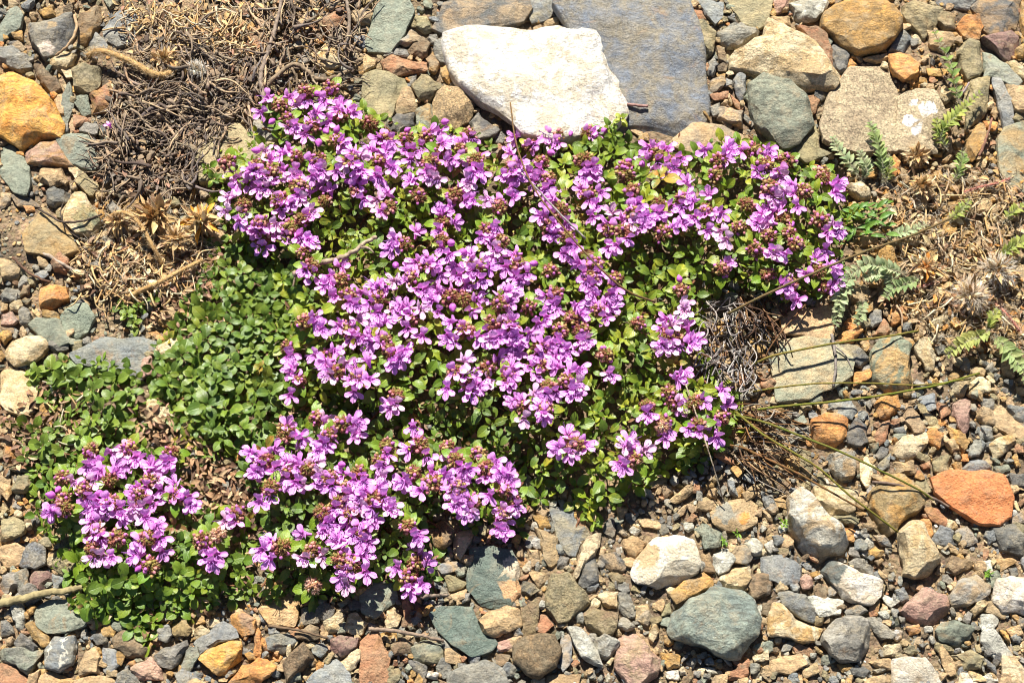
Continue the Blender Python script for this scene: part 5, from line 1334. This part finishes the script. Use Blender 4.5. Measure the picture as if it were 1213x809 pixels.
# ---- curled dead leaves and chips
def flake(mb, x, y, z, L_, wd, cols):
    c_ = random.choice(cols); a_ = un(0, 6.28); b_ = blade(4, 2, wd, un(.2, .9), un(-.5, .6), .05, .7)
    d = np.array([math.cos(a_), math.sin(a_), un(-.3, .4)]); up = np.array([un(-.5, .5), un(-.5, .5), 1])
    put_leaf(mb, G(x, y, z), d, up, L_, b_, vary(C(*c_), .2), vary(C(*c_), .3))
BROWN = [(150, 118, 86), (176, 142, 106), (122, 92, 68), (196, 166, 128), (104, 80, 62), (160, 126, 104)]
GOLD = [(206, 176, 126), (222, 194, 146), (180, 148, 104), (212, 180, 124), (190, 162, 128), (200, 158, 104)]
fb = MB()
for pl, sp, cols, L_ in (([(155, 480), (185, 470), (235, 525), (290, 560), (300, 620), (245, 600), (210, 540), (165, 520)], 4.2, BROWN, (7, 14)),
                        ([(28, 470), (60, 450), (110, 480), (120, 525), (60, 540), (10, 560), (0, 500)], 4.6, BROWN, (7, 15)),
                        ([(200, 320), (262, 300), (255, 345), (215, 375), (170, 380), (190, 345)], 4.2, BROWN, (6, 13)),
                        ([(225, 585), (300, 560), (296, 640), (262, 610)], 5, BROWN, (7, 12)),
                        ([(140, 0), (330, 0), (420, 20), (330, 60), (250, 60), (215, 100), (150, 60)], 5.4, GOLD+BROWN, (6, 14)),
                        (RT, 4.8, BROWN+[(150, 136, 122), (120, 108, 98), (134, 118, 102)], (5, 13)),
                        ([(95, 290), (150, 280), (235, 300), (230, 345), (150, 360), (95, 340)], 4.6, GOLD+BROWN+[(228, 214, 180)], (7, 14)),
                        ([(1050, 205), (1213, 200), (1213, 440), (1180, 420), (1110, 410), (1050, 370), (1010, 340)], 7.6, GOLD+BROWN[:3]+[(206, 146, 80)], (5, 14)),
                        (MATS['main'], 9, BROWN, (6, 11)), (MATS['lower'], 9, BROWN, (6, 11)), (MATS['clump'], 8, BROWN, (6, 11)), (MATS['leafy'], 8, BROWN, (6, 11))):
    for x, y in poisson(pl, sp, 8000):
        flake(fb, x, y, un(3, 11), un(*L_), un(.10, .27), cols)
tag(fb.build('leaf_litter', M_FLAKE), 'brown and golden dead leaf crumbs scattered round the plants', 'litter', kind='stuff')
# straw scraps
sb = MB()
for pl, n in (([(95, 285), (180, 290), (240, 300), (235, 350), (150, 360), (95, 350)], 130), ([(60, 460), (125, 480), (115, 530), (40, 540)], 40), ([(140, 5), (300, 5), (330, 60), (220, 60), (150, 40)], 120), ([(1050, 215), (1200, 215), (1200, 400), (1060, 380)], 130)):
    for x, y in poisson(pl, 3, n*2)[:n]:
        a_ = un(0, 6.28); L_ = un(10, 30); c_ = random.choice(GOLD+[(222, 206, 170), (196, 186, 160)]); z = un(5, 14)
        tube(sb, catmull([G(x, y, z), G(x+math.cos(a_)*L_*.5+un(-4, 4), y+math.sin(a_)*L_*.5+un(-4, 4), z+un(-2, 5)), G(x+math.cos(a_)*L_, y+math.sin(a_)*L_, z+un(-4, 2))], 4), un(.7, 1.5), un(.4, 1), 5, C(*c_), vary(C(*c_), .2))
tag(sb.build('straw_scraps', M_STRAW), 'pale dry straw scraps lying loose on the ground', 'straw', kind='stuff')

# ---- hairy dried stalks and seed heads
def hairs(mb, p, d0, n, L_, cols, spread=1.0, r=.28):
    for _ in range(n):
        d = np.array([un(-1, 1), un(-1, 1), un(-.3, 1.0)])*spread+d0; d /= np.linalg.norm(d); c_ = random.choice(cols); l_ = L_*un(.6, 1.2)
        e = p+d*l_*P; m_ = (p+e)/2+np.array([un(-1, 1), un(-1, 1), un(-.5, 1)])*l_*.15*P
        tube(mb, np.array([p, m_, e]), r, r*.5, 3, C(*c_), C(*c_))
def hairy_stalk(label, pts, r0, r1, cols, hc, nh=14, L_=7, cat='seed stalk', leaves=()):
    root = empty('hairy_seed_stalk', G(*pts[0])); tag(root, label, cat)
    org = np.array(root.location); mb = MB(); hb = MB(); p = catmull(px3(pts), 8)
    tube(mb, p, r0, r1, 8, C(*cols[0]), C(*cols[1]), .12)
    for q in p[::1]: hairs(hb, q, np.zeros(3), nh, L_+r0, hc)
    for nm, m_, mt in (('stalk', mb, M_STRAW), ('hair', hb, M_HAIR)):
        me = m_.mesh(nm, True, org); me.materials.append(mt); o = bpy.data.objects.new(nm, me); COL.objects.link(o); o.parent = root
HC = [(232, 206, 160), (214, 182, 132), (244, 226, 192)]; TG = ((206, 172, 116), (176, 138, 86))
hairy_stalk('tan hairy curled stalk above the root tangle, upper left', [(104, 66, 8), (118, 61, 18), (138, 66, 22), (160, 76, 22), (182, 88, 20), (200, 88, 16), (210, 76, 12)], 3.6, 4.6, TG, HC, 16, 6)
hairy_stalk('tan hairy stalk bending down like a hook beside the seed heads', [(124, 262, 12), (140, 252, 26), (156, 256, 32), (170, 272, 30), (182, 294, 24), (192, 312, 12)], 2.6, 2.6, TG, HC, 9, 4)
hairy_stalk('golden straight hairy stalk pointing at the green leaf mat, left', [(152, 352, 8), (170, 343, 16), (190, 334, 20), (212, 322, 22), (240, 308, 16)], 3.2, 2.4, TG, HC, 8, 3.5)
def seed_head(label, x, y, z, r, n, cols, hc, cat='seed head', L_=15, hl=10, up=.35, name='dry_seed_head'):
    root = empty(name, G(x, y, 0)); tag(root, label, cat); org = np.array(root.location); mb = MB(); hb = MB(); c = G(x, y, z)
    for i in range(int(n*1.7)):
        a_ = i*2.4+un(-.6, .6); el = un(-.1, 1.1); d = np.array([math.cos(a_)*math.cos(el), math.sin(a_)*math.cos(el), math.sin(el)*up*2])
        c_ = random.choice(cols); put_leaf(mb, c+d*r*un(.0, .7)*P, d+np.array([un(-.5, .5), un(-.5, .5), un(-.4, .4)]), (un(-.6, .6), un(-.6, .6), 1), L_*un(.45, 1.05), blade(5, 2, un(.07, .2), un(.3, 1.0), un(-.9, .9), .02, .7), vary(C(*c_), .15), vary(C(*c_), .25))
        hairs(hb, c+d*r*.5*P, d*1.0, 5, hl, hc, .7)
    ball(mb, c-np.array([0, 0, r*.5*P]), r*.5, (0, 0, 1), r*.9, C(*cols[0]), C(*cols[1]))
    for nm, m_, mt in (('bracts', mb, M_FLAKE), ('hair', hb, M_HAIR)):
        me = m_.mesh(nm, True, org); me.materials.append(mt); o = bpy.data.objects.new(nm, me); COL.objects.link(o); o.parent = root
seed_head('small rounded tan seed head, leftmost of the dry golden ones', 140, 264, 14, 12, 34, GOLD, HC, L_=14, hl=6)
seed_head('large shaggy golden seed head in the middle of the dry ones', 184, 258, 18, 17, 60, GOLD, HC, L_=24, hl=9)
seed_head('woolly tan seed head directly below the shaggy golden one', 208, 284, 16, 15, 52, GOLD, HC+[(250, 240, 222)], L_=18, hl=11)
seed_head('folded golden seed head with an orange tip, nearest the flowers', 238, 262, 20, 15, 50, GOLD+[(240, 176, 70)], HC, L_=20, hl=8)
seed_head('white fluffy seed tuft on the root tangle', 234, 84, 12, 8, 26, [(226, 214, 190), (206, 188, 156)], [(250, 246, 236), (232, 226, 214)], L_=10, hl=12)
seed_head('tan frayed seed head at the end of the hairy curled stalk', 196, 72, 12, 12, 44, GOLD, HC, L_=16, hl=9)
seed_head('pale fluffy seed tuft, upper of the woolly dead plant at right', 1182, 322, 18, 15, 46, GOLD+[(230, 216, 190)], [(244, 238, 226), (226, 214, 194)], L_=17, hl=17)
seed_head('pale fluffy seed tuft, lower left of the woolly dead plant', 1150, 352, 16, 16, 50, GOLD+[(226, 206, 176)], [(240, 230, 214), (222, 204, 178)], L_=18, hl=18)
seed_head('tan fluffy seed tuft above the thick olive stalk at right', 1092, 222, 12, 12, 36, GOLD, HC, L_=15, hl=11)
seed_head('golden dry tuft between the silvery leaves and woolly plant', 1096, 318, 12, 12, 36, GOLD+[(214, 140, 60)], HC, L_=16, hl=10)
seed_head('golden dry tuft below the white-spotted block', 1085, 186, 10, 11, 36, GOLD+[(222, 190, 150)], HC, L_=16, hl=11)

hb = MB()
for pl_, n_ in (([(1050, 205), (1213, 200), (1213, 420), (1110, 410), (1050, 350)], 420), ([(95, 245), (262, 240), (258, 320), (150, 350), (95, 320)], 170), ([(140, 0), (300, 0), (300, 80), (150, 90)], 120)):
    for x, y in poisson(pl_, 5, 6000)[:n_]:
        hairs(hb, G(x, y, un(4, 12)), np.zeros(3), 4, 13, [(226, 208, 174), (206, 184, 146), (238, 228, 208)], r=.26)
tag(hb.build('dry_plant_hair', M_HAIR), 'pale fuzz of dry plant hairs among the dead leaves', 'plant hair', kind='stuff')
# ---- plants with leaves made of paired leaflets
def pinnate(root, label, pts, n, L_, ca, cb, rib=(150, 120, 90), wide=.24, ang=.95):
    org = np.array(root.location); mb = MB(); p = catmull(px3(pts), 10); T = np.gradient(p, axis=0)
    tube(mb, p, 1.0, .6, 5, C(*rib), C(*rib)); bl = [blade(4, 2, wide*un(.85, 1.15), .5, un(-.1, .3), .04, .6) for _ in range(4)]
    for i in range(n):
        t = .12+.86*i/(n-1); k = min(len(p)-1, int(t*(len(p)-1))); d = T[k]/np.linalg.norm(T[k]); S_ = np.cross([0, 0, 1], d)
        l_ = L_*(0.65+.7*math.sin(math.pi*t**.8))*un(.85, 1.1)*.85
        for s_ in (-1, 1):
            an_ = ang+un(-.22, .22); dd = d*math.cos(an_)+S_*s_*math.sin(an_)+np.array([un(-.12, .12), un(-.12, .12), un(.0, .8)]); put_leaf(mb, p[k], dd, (-s_*S_[0]*.5, -s_*S_[1]*.5, 1), l_, random.choice(bl), vary(C(*ca)), vary(C(*cb)))
    me = mb.mesh('leaf', True, org); me.materials.append(M_FEATHER); o = bpy.data.objects.new('leaf', me); COL.objects.link(o); o.parent = root
    hb = MB()
    for q in p: hairs(hb, q, np.zeros(3), 12, 6.5, [(226, 220, 196), (210, 206, 176)], r=.2)
    me = hb.mesh('hair', True, org); me.materials.append(M_HAIR); ho = bpy.data.objects.new('hair', me); COL.objects.link(ho); ho.parent = o
    if label: o['label'] = label
SIL = ((176, 186, 144), (152, 168, 120)); YG = ((168, 176, 92), (146, 158, 82)); GN = ((146, 164, 92), (124, 146, 78))
r1 = tag(empty('feathery_leaved_plant', G(1150, 180, 0)), 'plant with ladder-like green leaves over the white-spotted block, upper right', 'leafy plant', 'feather-leaved plants at right')
pinnate(r1, 'tallest leaf with well spaced leaflets', [(1136, 124, 14), (1130, 100, 22), (1122, 70, 26), (1106, 38, 24)], 9, 12, *GN)
pinnate(r1, None, [(1112, 172, 10), (1118, 152, 22), (1136, 134, 28), (1162, 110, 26)], 15, 12, *YG)
pinnate(r1, None, [(1120, 176, 10), (1112, 160, 18), (1108, 142, 22)], 9, 11, *YG)
pinnate(r1, None, [(1130, 216, 6), (1138, 198, 14), (1140, 180, 16)], 9, 10, *GN)
r2 = tag(empty('feathery_leaved_plant', G(1030, 215, 0)), 'plant with grey-green leaves rising over the granite slab', 'leafy plant', 'feather-leaved plants at right')
pinnate(r2, None, [(1044, 212, 8), (1044, 192, 18), (1038, 168, 26), (1030, 146, 28)], 14, 12, (158, 174, 112), (138, 158, 98))
pinnate(r2, None, [(1018, 212, 8), (1008, 196, 16), (994, 178, 20), (986, 164, 20)], 11, 11, *SIL)
pinnate(r2, None, [(1022, 214, 8), (1026, 200, 18), (1018, 180, 22)], 10, 10, *SIL)
pinnate(r2, None, [(1048, 216, 8), (1054, 200, 14), (1050, 186, 16)], 9, 9, *YG)
r3 = tag(empty('feathery_leaved_plant', G(1040, 330, 0)), 'plant with downy silver-green leaves between the thyme and the woolly dead plant', 'leafy plant', 'feather-leaved plants at right')
pinnate(r3, None, [(1072, 326, 8), (1050, 318, 20), (1028, 314, 26), (1006, 326, 24)], 15, 13, *SIL)
pinnate(r3, None, [(1012, 318, 14), (1002, 338, 24), (994, 358, 24), (990, 386, 16)], 15, 12, *SIL)
pinnate(r3, None, [(1060, 336, 10), (1042, 326, 20), (1024, 330, 22)], 12, 11, *SIL)
pinnate(r3, None, [(1090, 330, 8), (1076, 336, 16), (1060, 342, 18), (1050, 352, 14)], 10, 12, (150, 166, 116), (122, 142, 88))
pinnate(r3, None, [(1048, 282, 10), (1062, 278, 18), (1080, 274, 18), (1096, 266, 12)], 10, 10, *SIL)
pinnate(r3, None, [(1022, 356, 8), (1020, 372, 14), (1014, 384, 12)], 8, 10, *SIL)
r4 = tag(empty('feathery_leaved_plant', G(1190, 380, 0)), 'plant with yellow-green leaves at the right edge beside the fluffy seed tufts', 'leafy plant', 'feather-leaved plants at right')
pinnate(r4, None, [(1176, 398, 8), (1190, 412, 18), (1204, 430, 22), (1216, 452, 20)], 12, 14, (162, 174, 118), (140, 156, 98))
pinnate(r4, None, [(1172, 392, 8), (1158, 400, 18), (1140, 408, 20), (1122, 420, 14)], 13, 13, (170, 174, 104), (146, 152, 84))
pinnate(r4, None, [(1180, 306, 8), (1192, 298, 16), (1206, 290, 18), (1220, 286, 14)], 11, 12, *YG)
pinnate(r4, None, [(1170, 392, 8), (1174, 380, 14), (1182, 368, 14)], 9, 10, *YG)
pinnate(r4, None, [(1190, 262, 8), (1200, 252, 14), (1212, 244, 14)], 8, 10, *YG)
pinnate(r4, None, [(1124, 262, 8), (1136, 252, 14), (1148, 238, 14)], 8, 10, *YG)
r5 = tag(empty('narrow_leaved_sprig', G(1030, 270, 0)), 'bright green sprig of narrow leaves sticking out right of the thyme', 'sprig')
nb = MB(); org = np.array(r5.location)
for i in range(44):
    x, y = un(1004, 1058), un(236, 282); 
    if abs((y-262)+(x-1030)*.35) > 26: continue
    a_ = un(-.6, 1.2); put_leaf(nb, G(x-8, y+4, un(10, 26)), (math.cos(a_), math.sin(a_), un(0, .6)), (0, 0, 1), un(12, 19), random.choice(BL_NARROW), vary(C(104, 142, 48)), vary(C(86, 126, 50)))
me = nb.mesh('foliage', True, org); me.materials.append(M_LEAF); o = bpy.data.objects.new('foliage', me); COL.objects.link(o); o.parent = r5
nb = MB()
for q in ((1000, 268, 1052, 250), (1000, 262, 1040, 240), (1004, 274, 1046, 276)): tube(nb, catmull(px3([(q[0], q[1], 14), ((q[0]+q[2])/2, (q[1]+q[3])/2, 22), (q[2], q[3], 20)]), 5), 1.1, .7, 5, C(120, 110, 60), C(120, 90, 60))
me = nb.mesh('stems', True, org); me.materials.append(M_WOOD); o = bpy.data.objects.new('stems', me); COL.objects.link(o); o.parent = r5
for lb, pts in (('pink hairy stem at the right edge near the rounded green stone', [(1142, 228, 10), (1160, 222, 14), (1178, 218, 14), (1196, 212, 8)]), ('pink hairy stem under the silvery leaves', [(1054, 334, 10), (1070, 340, 13), (1086, 340, 13), (1104, 336, 8)]),
                ('pink hairy stem below the fluffy seed tufts, right edge', [(1180, 360, 6), (1194, 374, 12), (1208, 392, 10)])):
    hairy_stalk(lb, pts, 1.6, 1.4, ((196, 128, 110), (170, 104, 88)), [(228, 190, 170), (236, 210, 190)], 7, 4, 'hairy stem')
# a fallen purple petal on the roots
fo = bpy.data.objects.new('fallen_flower', FLM[3]); COL.objects.link(fo); fo.location = G(132, 152, 16); fo.rotation_euler = (0.3, -.2, 2.1); fo.scale = (.75,)*3
tag(fo, 'single fallen purple flower on the root tangle', 'flower')
# tiny seedlings between the stones
for x, y, n, lb in ((858, 642, 16, 'tiny bright green seedling tuft right of the white-grey boulder'), (928, 621, 12, 'tiny green seedling tuft left of the shaded pale boulder'), (1171, 680, 14, 'tiny green seedling tuft above the right white rock'), (872, 631, 7, 'minute green sprout above the tan finger stone')):
    mb = MB()
    for i in range(n):
        a_ = un(0, 6.28); el = un(.2, 1.2); d = (math.cos(a_)*math.cos(el), math.sin(a_)*math.cos(el), math.sin(el))
        put_leaf(mb, G(x+un(-3, 3), y+un(-3, 3), un(6, 10)), d, (.1, .1, 1), un(4, 8), random.choice(BL_NARROW), vary(C(126, 160, 50)), vary(C(104, 140, 44)))
    tag(mb.build('seedling', M_LEAF, origin=G(x, y, 6)), lb, 'seedling', 'tiny seedlings between the stones')
